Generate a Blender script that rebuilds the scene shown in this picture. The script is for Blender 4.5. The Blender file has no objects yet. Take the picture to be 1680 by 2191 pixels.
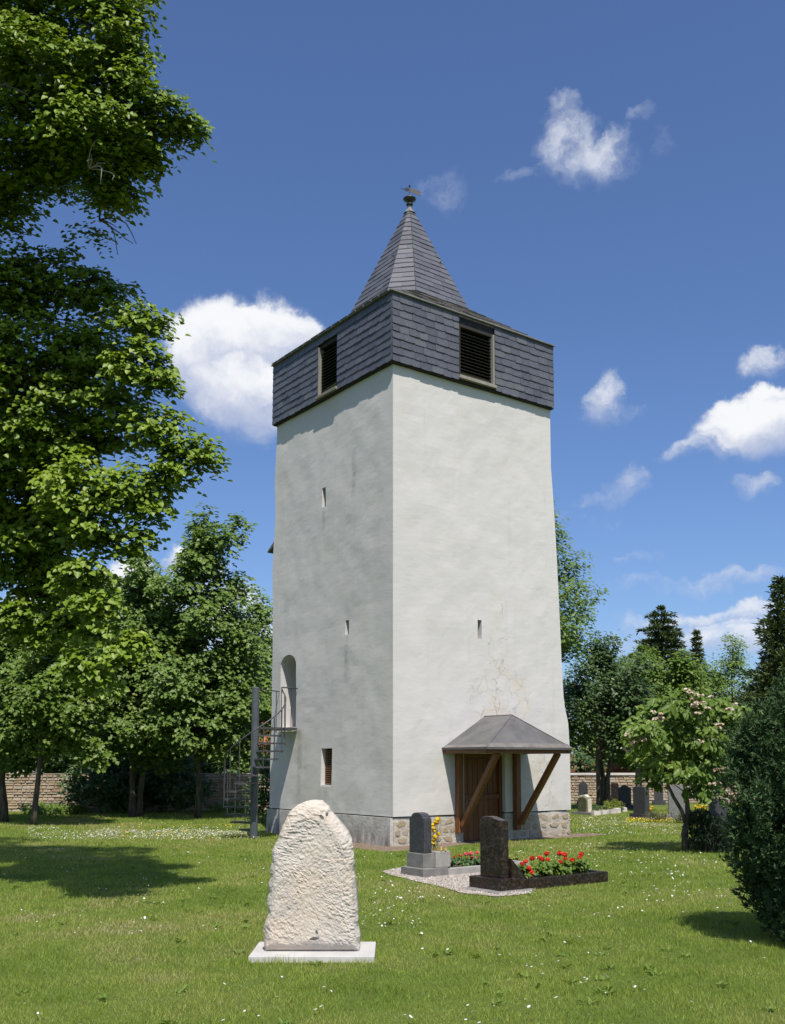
import bpy, bmesh, math, random
import numpy as np
from mathutils import Vector, Matrix

random.seed(7)
RNG = np.random.default_rng(11)
scene = bpy.context.scene
COL = scene.collection
R = math.radians

# ------------------------------------------------------------------ camera
FPX, PX, PY = 2127.0, 840.0, 1425.0          # focal length and principal point, in units of a 1680 x 2191 picture
TH = math.atan(205.0 / 2127.0)                # upward tilt
CH = 1.7                                      # eye height
cam_d = bpy.data.cameras.new('camera'); cam = bpy.data.objects.new('camera', cam_d); COL.objects.link(cam)
cam.location = (0, 0, CH); cam.rotation_euler = (math.pi / 2 + TH, 0, 0)
cam_d.sensor_fit = 'VERTICAL'; cam_d.sensor_height = 36.0; cam_d.sensor_width = 36.0
cam_d.lens = FPX / 2191.0 * 36.0
cam_d.shift_y = (PY - 1095.5) / 2191.0
cam_d.clip_start = 0.1; cam_d.clip_end = 3000
scene.camera = cam

# ------------------------------------------------------------------ light
SUN_EL = R(60.0)
SAZ = Vector((0.198, -0.980, 0)).normalized()
SDIR = Vector((SAZ.x * math.cos(SUN_EL), SAZ.y * math.cos(SUN_EL), math.sin(SUN_EL)))
sun_d = bpy.data.lights.new('sun', 'SUN'); sun = bpy.data.objects.new('sun', sun_d); COL.objects.link(sun)
sun_d.energy = 4.6; sun_d.angle = R(0.53); sun_d.color = (1.0, 0.935, 0.83)
sun.rotation_euler = SDIR.to_track_quat('Z', 'Y').to_euler(); sun.location = (0, -30, 40)
sun['kind'] = 'helper'; cam['kind'] = 'helper'
scene.view_settings.view_transform = 'Standard'; scene.view_settings.look = 'None'
scene.view_settings.gamma = 1.0; scene.view_settings.use_curve_mapping = False
scene.view_settings.exposure = 0.4
scene.cycles.max_bounces = 8; scene.cycles.transparent_max_bounces = 6
scene.cycles.use_denoising = True

def ray(x, y):
    cx = (x - PX) / FPX; cy = -(y - PY) / FPX
    return Vector((cx, math.cos(TH) - cy * math.sin(TH), math.sin(TH) + cy * math.cos(TH)))
def at(x, y, Y):
    d = ray(x, y); return Vector((0, 0, CH)) + d * (Y / d.y)
def gp(x, y, z=0.0):
    d = ray(x, y); return Vector((0, 0, CH)) + d * ((z - CH) / d.z)

# ------------------------------------------------------------------ sky
world = bpy.data.worlds.new('World'); scene.world = world; world.use_nodes = True
wn, wl = world.node_tree.nodes, world.node_tree.links
wn.clear()
class NB:
    """small helper to write node trees"""
    def __init__(s, nodes, links): s.n, s.l = nodes, links
    def new(s, t, **kw):
        nd = s.n.new(t)
        for k, v in kw.items(): setattr(nd, k, v)
        return nd
    def put(s, sock, v):
        if isinstance(v, bpy.types.NodeSocket): s.l.new(v, sock)
        elif v is not None: sock.default_value = v
    def m(s, op, a, b=None, c=None, clamp=False):
        nd = s.new('ShaderNodeMath', operation=op); nd.use_clamp = clamp
        s.put(nd.inputs[0], a); s.put(nd.inputs[1], b)
        if c is not None: s.put(nd.inputs[2], c)
        return nd.outputs[0]
    def v(s, op, a, b=None, scale=None):
        nd = s.new('ShaderNodeVectorMath', operation=op)
        s.put(nd.inputs[0], a); s.put(nd.inputs[1], b)
        if scale is not None: s.put(nd.inputs['Scale'], scale)
        return nd.outputs['Value'] if op in ('DOT_PRODUCT', 'LENGTH', 'DISTANCE') else nd.outputs[0]
    def noise(s, vec, scale, detail=4, rough=0.55, dist=0.0, out='Fac'):
        nd = s.new('ShaderNodeTexNoise'); s.put(nd.inputs['Vector'], vec)
        nd.inputs['Scale'].default_value = scale; nd.inputs['Detail'].default_value = detail
        nd.inputs['Roughness'].default_value = rough; nd.inputs['Distortion'].default_value = dist
        return nd.outputs[out]
    def vor(s, vec, scale, feature='F1', out='Distance', rand=1.0):
        nd = s.new('ShaderNodeTexVoronoi', feature=feature); s.put(nd.inputs['Vector'], vec)
        nd.inputs['Scale'].default_value = scale; nd.inputs['Randomness'].default_value = rand
        return nd.outputs[out]
    def ss(s, x, a, b, lo=0.0, hi=1.0):
        nd = s.new('ShaderNodeMapRange', interpolation_type='SMOOTHSTEP')
        s.put(nd.inputs['Value'], x); s.put(nd.inputs['From Min'], a); s.put(nd.inputs['From Max'], b)
        nd.inputs['To Min'].default_value = lo; nd.inputs['To Max'].default_value = hi
        return nd.outputs['Result']
    def mix(s, f, a, b, blend='MIX'):
        nd = s.new('ShaderNodeMix', data_type='RGBA', blend_type=blend)
        s.put(nd.inputs[0], f)
        for sk, v in ((nd.inputs[6], a), (nd.inputs[7], b)):
            if not isinstance(v, bpy.types.NodeSocket) and len(v) == 3: v = (*v, 1)
            s.put(sk, v)
        return nd.outputs[2]
    def comb(s, x, y, z):
        nd = s.new('ShaderNodeCombineXYZ')
        for i, v in enumerate((x, y, z)): s.put(nd.inputs[i], v)
        return nd.outputs[0]
    def sep(s, v):
        nd = s.new('ShaderNodeSeparateXYZ'); s.put(nd.inputs[0], v); return nd.outputs

W = NB(wn, wl)
sky = W.new('ShaderNodeTexSky', sky_type='NISHITA'); sky.sun_disc = False
sky.sun_elevation = SUN_EL; sky.sun_rotation = math.atan2(SAZ.x, SAZ.y)
sky.altitude = 100; sky.air_density = 1.0; sky.dust_density = 1.0; sky.ozone_density = 2.0
tc = W.new('ShaderNodeTexCoord').outputs['Generated']
D = W.v('NORMALIZE', tc)
wn1 = W.noise(D, 12.0, 7, 0.60, out='Color')
warp = W.v('SCALE', W.v('SUBTRACT', wn1, (0.5, 0.5, 0.5)), scale=0.085)
Dw = W.v('ADD', D, warp)
# cumulus: x, y, half width, half height, density   (picture units, turned into directions of the sky)
CL = [(500, 760, 130, 100, 1.0), (560, 860, 150, 80, 0.95), (590, 730, 90, 85, 1.0), (430, 800, 70, 95, 0.9),
      (1222, 318, 72, 66, 0.52), (1272, 346, 98, 50, 0.54), (1194, 256, 38, 40, 0.44), (1135, 360, 72, 16, 0.34), (1318, 332, 50, 48, 0.55),
      (1387, 250, 36, 24, 0.36), (1440, 300, 22, 40, 0.2), (970, 405, 60, 46, 0.28),
      (1292, 852, 40, 62, 0.55), (1310, 868, 100, 26, 0.3),
      (1650, 925, 125, 62, 0.9), (1600, 900, 60, 40, 0.8), (1670, 870, 70, 40, 0.85), (1480, 968, 74, 24, 0.5), (1560, 960, 80, 30, 0.6), (1660, 780, 46, 34, 0.6),
      (1620, 1050, 56, 24, 0.4), (1330, 1040, 58, 34, 0.36), (1290, 1060, 70, 20, 0.3),
      (265, 1240, 44, 40, 0.9), (375, 1215, 45, 38, 0.85), (440, 1235, 60, 40, 0.8), (80, 1290, 80, 34, 0.7), (20, 1330, 90, 40, 0.7),
      (1375, 1330, 34, 36, 0.5), (1500, 1240, 190, 24, 0.42), (1560, 1315, 220, 26, 0.58), (1380, 1190, 80, 18, 0.32), (1560, 1370, 220, 44, 0.6), (1250, 1100, 90, 16, 0.25),
      (450, 1330, 200, 60, 0.6), (240, 1380, 260, 60, 0.6)]
dens = None; hi = None
for (x, y, rx, ry, a) in CL:
    f = ray(x, y).normalized()
    r_ = Vector((f.y, -f.x, 0)).normalized(); u_ = r_.cross(f)
    sc_ = 2127.0 * (1 + ((x - 840) ** 2 + (y - 1425) ** 2) / 2127.0 ** 2) ** 0.5
    uu = W.v('DOT_PRODUCT', Dw, tuple(r_ * (sc_ / rx))); vv = W.v('DOT_PRODUCT', Dw, tuple(u_ * (sc_ / ry)))
    d2 = W.m('MULTIPLY_ADD', uu, uu, W.m('MULTIPLY', vv, vv))
    fr = W.ss(d2, 2.0, 0.1, 0.0, a)
    tp = W.m('MULTIPLY', fr, W.m('MULTIPLY_ADD', vv, 0.5, 0.5, clamp=True))
    dens = fr if dens is None else W.m('MAXIMUM', dens, fr)
    hi = tp if hi is None else W.m('MAXIMUM', hi, tp)
front = W.m('GREATER_THAN', W.sep(D)[1], 0.3)
dens = W.m('MULTIPLY', dens, front); hi = W.m('MULTIPLY', hi, front)
# the rest of the sky: scattered fair-weather cumulus, unseen cover raised to add fill light, thinned inside the part placed above
Dz = W.sep(D)[2]
pl = W.v('SCALE', D, scale=W.m('DIVIDE', 1.0, W.m('MAXIMUM', Dz, 0.08)))
gn = W.noise(W.v('ADD', pl, W.v('SCALE', warp, scale=3.0)), 0.9, 4, 0.55)
inside = W.ss(W.v('DOT_PRODUCT', D, (0, 0.93, 0.37)), 0.80, 0.90)
gen = W.m('MULTIPLY', W.m('MULTIPLY', W.ss(gn, 0.50, 0.68), W.ss(Dz, 0.02, 0.12)), W.m('SUBTRACT', 1.0, inside))
dens = W.m('MAXIMUM', dens, gen); hi = W.m('MAXIMUM', hi, W.m('MULTIPLY', gen, 0.6))
det = W.noise(Dw, 30.0, 6, 0.62)
top = W.m('DIVIDE', hi, W.m('MAXIMUM', dens, 0.02))
alpha = W.ss(W.m('MULTIPLY_ADD', W.m('SUBTRACT', det, 0.5), 1.25, dens), 0.10, W.m('MULTIPLY_ADD', top, -0.45, 1.05))
alpha = W.m('MULTIPLY', alpha, W.ss(dens, 0.0, 0.22))
soft = W.ss(top, 0.0, 0.42, 0.35, 1.0)
alpha = W.m('MULTIPLY', W.m('MULTIPLY', alpha, soft), W.ss(dens, 0.1, 0.8, 0.42, 1.0))
lit = W.ss(W.m('MULTIPLY_ADD', W.m('SUBTRACT', det, 0.5), 0.6, top), 0.28, 0.80)
lit = W.m('MULTIPLY', lit, W.ss(dens, 0.1, 0.8))
ccol = W.mix(lit, (4.0, 4.45, 5.7), (7.1, 7.2, 7.4))
skyc = W.mix(1.0, sky.outputs[0], (0.69, 0.82, 1.06), 'MULTIPLY')
wcol = W.mix(alpha, skyc, ccol)
bg = W.new('ShaderNodeBackground'); wl.new(wcol, bg.inputs[0]); bg.inputs[1].default_value = 0.1
world.cycles.sampling_method = 'MANUAL'; world.cycles.sample_map_resolution = 256
wo = W.new('ShaderNodeOutputWorld'); wl.new(bg.outputs[0], wo.inputs[0])

# ------------------------------------------------------------------ helpers: numpy noise, meshes, materials
def _h(i, j, k, seed):
    n = (i.astype(np.int64) * 73856093) ^ (j.astype(np.int64) * 19349663) ^ (k.astype(np.int64) * 83492791) ^ (seed * 7919 + 1013)
    n = (n ^ (n >> 13)) * 1274126177 & 0x7fffffff
    n = (n ^ (n >> 16)) * 668265263 & 0x7fffffff
    return (n & 0xffff) / 65535.0
def vnoise(p, seed=0):
    p = np.asarray(p, float); f0 = np.floor(p); t = p - f0; t = t * t * (3 - 2 * t); i = f0.astype(np.int64)
    out = 0
    for a in (0, 1):
        for b in (0, 1):
            for c in (0, 1):
                w = (t[:, 0] if a else 1 - t[:, 0]) * (t[:, 1] if b else 1 - t[:, 1]) * (t[:, 2] if c else 1 - t[:, 2])
                out = out + w * _h(i[:, 0] + a, i[:, 1] + b, i[:, 2] + c, seed)
    return out
def fbm(p, scale, octv=4, seed=0, gain=0.5):
    p = np.asarray(p, float) * scale; a, s, tot = 1.0, 0.0, 0.0
    for o in range(octv):
        s = s + a * vnoise(p + 17.3 * o, seed + o); tot += a; a *= gain; p = p * 2.03
    return s / tot

def raw_mesh(name, V, F, attr=None, smooth=False):
    """V (n,3) array; F list of faces or (m,k) int array"""
    me = bpy.data.meshes.new(name)
    if isinstance(F, np.ndarray):
        V = np.ascontiguousarray(V, np.float32); m, k = F.shape
        me.vertices.add(len(V)); me.vertices.foreach_set('co', V.ravel())
        me.loops.add(m * k); me.loops.foreach_set('vertex_index', np.ascontiguousarray(F, np.int32).ravel())
        me.polygons.add(m); me.polygons.foreach_set('loop_start', np.arange(0, m * k, k, dtype=np.int32))
        me.polygons.foreach_set('loop_total', np.full(m, k, np.int32))
        me.update(calc_edges=True)
    else:
        me.from_pydata([tuple(v) for v in V], [], F); me.update()
    if attr is not None:
        at_ = me.attributes.new('rnd', 'FLOAT', 'POINT'); at_.data.foreach_set('value', np.ascontiguousarray(attr, np.float32))
    if smooth: me.polygons.foreach_set('use_smooth', np.ones(len(me.polygons), bool))
    return me

def link(name, me, mat, parent=None):
    o = bpy.data.objects.new(name, me); COL.objects.link(o)
    if mat is not None and not me.materials: me.materials.append(mat)
    if parent is not None: o.parent = parent
    return o
def tag(o, label=None, cat=None, group=None, kind=None):
    for k, v in (('label', label), ('category', cat), ('group', group), ('kind', kind)):
        if v: o[k] = v
    return o
ORI = {}
def thing(name, loc, label, cat, group=None):
    o = bpy.data.objects.new(name, None); COL.objects.link(o); o.location = loc; o.empty_display_size = 0.2
    ORI[o] = Vector(loc)
    return tag(o, label, cat, group)
def root_of(o):
    while o.parent is not None: o = o.parent
    return o
def part(name, V, F, mat, parent, attr=None, smooth=False, kind=None):
    """V in world coordinates; stored relative to the thing's base"""
    o0 = ORI.get(root_of(parent), Vector((0, 0, 0)))
    V = np.asarray([tuple(v) for v in V] if not isinstance(V, np.ndarray) else V, float) - np.array(o0)
    o = link(name, raw_mesh(name, V, F, attr, smooth), mat, parent)
    if kind: o['kind'] = kind
    return o
def solo(name, V, F, mat, base, label=None, cat=None, group=None, kind=None, attr=None, smooth=False):
    V = np.asarray([tuple(v) for v in V] if not isinstance(V, np.ndarray) else V, float) - np.array(base)
    o = link(name, raw_mesh(name, V, F, attr, smooth), mat); o.location = base; ORI[o] = Vector(base)
    return tag(o, label, cat, group, kind)

class MB:
    """collects shapes into one vertex / face list (world coordinates)"""
    def __init__(s): s.V = []; s.F = []
    def add(s, V, F):
        b = len(s.V); s.V += [tuple(v) for v in V]; s.F += [tuple(i + b for i in f) for f in F]; return s
    def box(s, c, ax, ay, az):
        """c centre; ax ay az half-extent vectors"""
        c, ax, ay, az = map(Vector, (c, ax, ay, az))
        V = [c + sx * ax + sy * ay + sz * az for sz in (-1, 1) for sy in (-1, 1) for sx in (-1, 1)]
        F = [(0, 2, 3, 1), (4, 5, 7, 6), (0, 1, 5, 4), (2, 6, 7, 3), (0, 4, 6, 2), (1, 3, 7, 5)]
        if ax.cross(ay).dot(az) < 0: F = [tuple(reversed(f)) for f in F]
        return s.add(V, F)
    def beam(s, a, b, w, h, side=None):
        a, b = Vector(a), Vector(b); d = b - a
        sd = Vector(side) if side is not None else d.cross(Vector((0, 0, 1)))
        if sd.length < 1e-6: sd = Vector((1, 0, 0))
        sd = (sd - d * (sd.dot(d) / d.length_squared)).normalized(); up = sd.cross(d).normalized()
        return s.box((a + b) / 2, d / 2, sd * (w / 2), up * (h / 2))
    def tube(s, pts, rad, n=8, cap=True):
        pts = [Vector(p) for p in pts]
        rad = [rad] * len(pts) if not hasattr(rad, '__len__') else rad
        V, F = [], []; ref = None
        for i, p in enumerate(pts):
            t = (pts[min(i + 1, len(pts) - 1)] - pts[max(i - 1, 0)]).normalized()
            if ref is None: ref = Vector((1, 0, 0)) if abs(t.x) < 0.8 else Vector((0, 1, 0))
            u = (ref - t * ref.dot(t)).normalized(); ref = u; w = t.cross(u)
            V += [p + (u * math.cos(2 * math.pi * k / n) + w * math.sin(2 * math.pi * k / n)) * rad[i] for k in range(n)]
        for i in range(len(pts) - 1):
            for k in range(n):
                a, b = i * n + k, i * n + (k + 1) % n
                F.append((a, b, b + n, a + n))
        if cap: F.append(tuple(reversed(range(n)))); F.append(tuple(range((len(pts) - 1) * n, len(pts) * n)))
        return s.add(V, F)
    def lathe(s, c, prof, n=16):
        V, F = [], []
        for (r, z) in prof:
            V += [(c[0] + r * math.cos(2 * math.pi * k / n), c[1] + r * math.sin(2 * math.pi * k / n), c[2] + z) for k in range(n)]
        for i in range(len(prof) - 1):
            for k in range(n):
                a, b = i * n + k, i * n + (k + 1) % n; F.append((a, b, b + n, a + n))
        F.append(tuple(reversed(range(n)))); F.append(tuple(range((len(prof) - 1) * n, len(prof) * n)))
        return s.add(V, F)
    def prism(s, poly, d):
        """polygon of 3-D points extruded by vector d"""
        poly = [Vector(p) for p in poly]; n = len(poly); d = Vector(d)
        nrm = Vector((0, 0, 0))
        for i in range(n): nrm += (poly[i] - poly[0]).cross(poly[(i + 1) % n] - poly[0])
        if nrm.dot(d) > 0: poly.reverse()
        V = poly + [p + d for p in poly]
        F = [tuple(range(n)), tuple(reversed(range(n, 2 * n)))] + [(i, i + n, (i + 1) % n + n, (i + 1) % n) for i in range(n)]
        return s.add(V, F)
    def build(s, name, mat, parent, bevel=0.0, smooth=False, kind=None, seg=2):
        o = part(name, s.V, s.F, mat, parent, smooth=smooth, kind=kind)
        if bevel:
            bm = bmesh.new(); bm.from_mesh(o.data)
            bmesh.ops.remove_doubles(bm, verts=bm.verts, dist=1e-5)
            es = [e for e in bm.edges if len(e.link_faces) == 2 and e.calc_face_angle(0) > 0.5]
            bmesh.ops.bevel(bm, geom=es, offset=bevel, segments=seg, profile=0.6, affect='EDGES', clamp_overlap=True)
            bm.to_mesh(o.data); bm.free()
        return o

def mat(name, fn, rough=0.8, spec=0.3):
    m = bpy.data.materials.new(name); m.use_nodes = True
    nt = m.node_tree; nt.nodes.clear(); B = NB(nt.nodes, nt.links)
    p = B.new('ShaderNodeBsdfPrincipled'); p.inputs['Roughness'].default_value = rough
    p.inputs['Specular IOR Level'].default_value = spec
    out = B.new('ShaderNodeOutputMaterial'); nt.links.new(p.outputs[0], out.inputs[0])
    B.obj = B.new('ShaderNodeTexCoord').outputs['Object']; B.p = p; B.out = out
    fn(B); return m
def setc(B, c):
    if not isinstance(c, bpy.types.NodeSocket) and len(c) == 3: c = (*c, 1)
    B.put(B.p.inputs['Base Color'], c)
def bump(B, h, strength=0.5, dist=0.02):
    nd = B.new('ShaderNodeBump'); nd.inputs['Strength'].default_value = strength; nd.inputs['Distance'].default_value = dist
    B.put(nd.inputs['Height'], h); B.l.new(nd.outputs[0], B.p.inputs['Normal']); return nd
def rnd_obj(B): return B.new('ShaderNodeObjectInfo').outputs['Random']
def attr_rnd(B, name='rnd'):
    return B.new('ShaderNodeAttribute', attribute_name=name).outputs['Fac']
def ramp(B, f, stops):
    nd = B.new('ShaderNodeValToRGB'); B.put(nd.inputs[0], f)
    el = nd.color_ramp.elements
    while len(el) < len(stops): el.new(0.5)
    for e, (p_, c) in zip(el, stops): e.position = p_; e.color = (*c, 1)
    return nd.outputs[0]

def simple(name, c1, c2, scale=6.0, rough=0.8, spec=0.3, bstr=0.3, bscale=40.0, bdist=0.01, objvar=0.0):
    def fn(B):
        n = B.noise(B.obj, scale, 5, 0.6)
        c = B.mix(B.ss(n, 0.3, 0.7), c1, c2)
        if objvar:
            v = B.m('ADD', 1.0 - objvar, B.m('MULTIPLY', rnd_obj(B), 2 * objvar))
            c = B.mix(1.0, c, B.comb(v, v, v), 'MULTIPLY')
        setc(B, c)
        if bstr: bump(B, B.noise(B.obj, bscale, 4, 0.6), bstr, bdist)
    return mat(name, fn, rough, spec)

# ------------------------------------------------------------------ the tower's frame
a53 = math.atan2(2894.0, 2137.0)
dR = Vector((math.sin(a53), math.cos(a53), 0)); dL = Vector((-dR.y, dR.x, 0))
nR = -dL; nL = -dR
UP = Vector((0, 0, 1))
C0 = gp(841, 1812)
def on_plane(x, y, p0, n):
    d = ray(x, y); o = Vector((0, 0, CH)); return o + d * ((p0 - o).dot(n) / d.dot(n))
def tzR(x, y, p0=C0): p = on_plane(x, y, p0, nR); return (p - p0).dot(dR), p.z
def tzL(x, y, p0=C0): p = on_plane(x, y, p0, nL); return (p - p0).dot(dL), p.z
EDGE_R = sorted([(z, t) for t, z in (tzR(x, y) for x, y in ((1177, 880), (1179, 1000), (1185, 1080), (1192, 1200), (1199, 1350), (1203, 1440), (1206, 1490), (1209, 1515), (1216, 1545), (1219, 1600), (1221, 1680), (1222, 1740), (1223, 1800)))])
EDGE_L = sorted([(z, t) for t, z in (tzL(x, y) for x, y in ((593, 930), (590, 990), (588, 1040), (590, 1100), (586, 1160), (583, 1220), (584, 1320), (583, 1430), (581, 1540), (578, 1640), (577, 1740), (575, 1790)))])
def tR(z): return float(np.interp(z, [a for a, b in EDGE_R], [b for a, b in EDGE_R]))
def tL(z): return float(np.interp(z, [a for a, b in EDGE_L], [b for a, b in EDGE_L]))
ZP = tzR(841, 1748)[1]           # top of the plinth
OV = 0.10
C1 = C0 + OV * (nL + nR)         # corner of the belfry cladding
def tzR1(x, y): return tzR(x, y, C1)
def tzL1(x, y): return tzL(x, y, C1)
ZB0 = tzR1(839, 770)[1]; ZB1 = tzR1(839, 622)[1]
LR1 = tzR1(1184, 800)[0]; LL1 = tzL1(585, 845)[0]
print('tower', C0[:], 'tR', tR(1), tR(9), 'tL', tL(1), tL(9), 'plinth', ZP, 'belfry', ZB0, ZB1, LR1, LL1)

# ------------------------------------------------------------------ materials
SK = [(tzL(741.5, 1358)[0], tzL(741.5, 1358)[1]), (tzL(641, 1560)[0], tzL(641, 1560)[1], 1.9, 0.16), (tzL(757, 955)[0], tzL(757, 955)[1], 1.4, 0.14), (tzL(693, 1088)[0], tzL(693, 1088)[1], 0.7, 0.10), (tzL(700, 1684)[0], tzL(700, 1684)[1], 0.6, 0.20)]
def m_plaster(B):
    P = B.obj; s = B.sep(P)
    t = B.v('DOT_PRODUCT', P, tuple(dR)); l = B.v('DOT_PRODUCT', P, tuple(dL)); z = s[2]
    big = B.noise(P, 0.55, 5, 0.6); med = B.noise(P, 2.2, 6, 0.62); fine = B.noise(P, 9, 5, 0.6)
    c = B.mix(B.ss(big, 0.35, 0.65), (0.572, 0.552, 0.540), (0.545, 0.526, 0.515))
    c = B.mix(B.m('MULTIPLY', B.ss(med, 0.52, 0.72), 0.45), c, (0.545, 0.515, 0.475))
    # weathered west side: grey algae film in patches and runs
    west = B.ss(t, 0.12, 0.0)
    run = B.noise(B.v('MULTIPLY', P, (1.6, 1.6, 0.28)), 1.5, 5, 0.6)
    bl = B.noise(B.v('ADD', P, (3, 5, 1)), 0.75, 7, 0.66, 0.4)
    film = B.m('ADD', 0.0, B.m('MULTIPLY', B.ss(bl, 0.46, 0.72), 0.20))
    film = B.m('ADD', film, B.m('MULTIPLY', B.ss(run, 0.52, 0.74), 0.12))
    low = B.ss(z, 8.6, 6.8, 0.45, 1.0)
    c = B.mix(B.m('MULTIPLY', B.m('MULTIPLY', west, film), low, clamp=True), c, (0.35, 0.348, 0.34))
    # runs of dirt below the openings and the stair landing of the west side
    def streak(l0, ztop, zbot, w):
        d = B.m('ABSOLUTE', B.m('SUBTRACT', B.m('ADD', l, B.m('MULTIPLY', B.m('SUBTRACT', med, 0.5), w * 1.2)), l0))
        return B.m('MULTIPLY', B.m('MULTIPLY', B.ss(d, w, w * 0.15), B.ss(z, zbot, zbot + 0.5)), B.ss(z, ztop + 0.02, ztop - 0.06))
    sk = streak(SK[0][0], SK[0][1], SK[0][1] - 1.3, 0.13)
    for a_ in SK[1:]: sk = B.m('MAXIMUM', sk, streak(a_[0], a_[1], a_[1] - a_[2], a_[3]))
    c = B.mix(B.m('MULTIPLY', B.m('MULTIPLY', sk, west), B.ss(fine, 0.3, 0.65, 0.08, 0.42)), c, (0.22, 0.215, 0.20))
    # rising stains under the eaves and runs on the lit side
    drip = B.noise(B.v('MULTIPLY', P, (5, 5, 0.35)), 1.0, 4, 0.6)
    c = B.mix(B.m('MULTIPLY', B.ss(drip, 0.56, 0.74), 0.24), c, (0.45, 0.43, 0.40))
    # cracked, yellowed area above the porch and another near the right foot
    east = B.ss(l, 0.12, 0.02)
    def spot(t0, z0, rt, rz):
        a = B.m('DIVIDE', B.m('SUBTRACT', t, t0), rt); b = B.m('DIVIDE', B.m('SUBTRACT', z, z0), rz)
        return B.ss(B.m('ADD', B.m('MULTIPLY', a, a), B.m('MULTIPLY', b, b)), 1.0, 0.15)
    sp = B.m('MAXIMUM', B.m('MAXIMUM', spot(3.0, 3.05, 1.15, 0.85), spot(4.15, 1.25, 0.65, 0.75)), B.m('MULTIPLY', spot(2.9, 4.4, 0.4, 1.3), 0.5))
    sp = B.m('MULTIPLY', sp, east)
    wv = B.v('ADD', P, B.v('SCALE', B.v('SUBTRACT', B.noise(P, 3.5, 4, 0.6, out='Color'), (0.5, 0.5, 0.5)), scale=0.35))
    e = B.vor(wv, 3.1, 'DISTANCE_TO_EDGE')
    gate = B.ss(B.noise(B.v('ADD', P, (7, 1, 3)), 2.4, 3, 0.5), 0.44, 0.56)
    crack = B.m('MULTIPLY', B.m('MULTIPLY', B.ss(e, 0.030, 0.006), B.ss(sp, 0.12, 0.4)), gate)
    c = B.mix(B.m('MULTIPLY', B.m('MULTIPLY', sp, B.ss(med, 0.4, 0.65)), 0.55), c, (0.56, 0.49, 0.38))
    c = B.mix(B.m('MULTIPLY', crack, 0.5), c, (0.22, 0.20, 0.17))
    # splash zone
    c = B.mix(B.m('MULTIPLY', B.ss(z, 1.7, 0.5), B.ss(med, 0.45, 0.7)), c, (0.48, 0.465, 0.435))
    setc(B, c)
    h = B.m('ADD', B.m('MULTIPLY', B.noise(B.v('MULTIPLY', P, (1, 1, 2.4)), 2.0, 6, 0.6), 1.3), B.m('MULTIPLY', fine, 0.35))
    h = B.m('SUBTRACT', h, B.m('MULTIPLY', crack, 0.25))
    bump(B, h, 0.17, 0.03)
MT = {}
MT['plaster'] = mat('lime_plaster', m_plaster, 0.92, 0.15)
def m_plinth(B):
    s = B.sep(B.obj); n = B.noise(B.obj, 3, 6, 0.65); st = B.noise(B.v('MULTIPLY', B.obj, (4, 4, 0.7)), 1.8, 5, 0.6)
    c = B.mix(B.ss(n, 0.35, 0.65), (0.50, 0.48, 0.45), (0.36, 0.345, 0.33))
    c = B.mix(B.m('MULTIPLY', B.ss(s[2], 0.5, 0.0), B.ss(st, 0.4, 0.6)), c, (0.21, 0.18, 0.15))
    setc(B, c); bump(B, B.noise(B.obj, 14, 6, 0.65), 0.6, 0.02)
MT['plinth'] = mat('plinth_render', m_plinth, 0.95, 0.1)
MT['mortar'] = simple('mortar', (0.47, 0.43, 0.37), (0.35, 0.32, 0.27), 4, 0.95, 0.1, 0.9, 16, 0.03)
def m_pstone(B):
    r = rnd_obj(B); n = B.noise(B.obj, 9, 5, 0.6)
    c = ramp(B, r, [(0.0, (0.40, 0.31, 0.20)), (0.35, (0.43, 0.37, 0.29)), (0.6, (0.39, 0.29, 0.18)), (1.0, (0.44, 0.395, 0.335))])
    setc(B, B.mix(B.m('MULTIPLY', n, 0.6), c, (0.36, 0.32, 0.26))); bump(B, B.noise(B.obj, 22, 6, 0.65), 0.8, 0.02)
MT['pstone'] = mat('plinth_stone', m_pstone, 0.9, 0.15)
def m_slate(B):
    r = rnd_obj(B); n = B.noise(B.obj, 12, 5, 0.6); n2 = B.noise(B.v('MULTIPLY', B.obj, (3, 3, 0.8)), 2.0, 4, 0.6)
    c = ramp(B, r, [(0.0, (0.062, 0.066, 0.084)), (0.5, (0.080, 0.085, 0.106)), (0.8, (0.090, 0.095, 0.116)), (1.0, (0.108, 0.110, 0.124))])
    c = B.mix(B.m('MULTIPLY', B.ss(n2, 0.5, 0.75), 0.5), c, (0.15, 0.15, 0.145))
    setc(B, c); bump(B, n, 0.35, 0.006)
MT['slate'] = mat('slate', m_slate, 0.5, 0.45)
def m_slate2(B):
    r = attr_rnd(B); n = B.noise(B.obj, 12, 5, 0.6)
    c = ramp(B, r, [(0.0, (0.075, 0.078, 0.092)), (0.45, (0.092, 0.095, 0.112)), (1.0, (0.115, 0.117, 0.132))])
    setc(B, c); bump(B, n, 0.35, 0.006)
MT['slate_spire'] = mat('slate_of_spire', m_slate2, 0.45, 0.5)
def m_slate3(B):
    r = attr_rnd(B); n = B.noise(B.obj, 3, 5, 0.6)
    c = ramp(B, r, [(0.0, (0.10, 0.095, 0.09)), (1.0, (0.16, 0.15, 0.14))])
    setc(B, B.mix(B.m('MULTIPLY', n, 0.5), c, (0.13, 0.115, 0.095))); bump(B, B.noise(B.obj, 20, 4), 0.3, 0.006)
MT['slate_skirt'] = mat('slate_of_skirt', m_slate3, 0.7, 0.3)
MT['underlay'] = simple('roof_underlay', (0.03, 0.03, 0.033), (0.045, 0.045, 0.05), 8, 0.9, 0.1, 0)
MT['lead'] = simple('zinc_edge', (0.13, 0.13, 0.13), (0.20, 0.20, 0.195), 9, 0.55, 0.4, 0.2, 30, 0.004)
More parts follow.
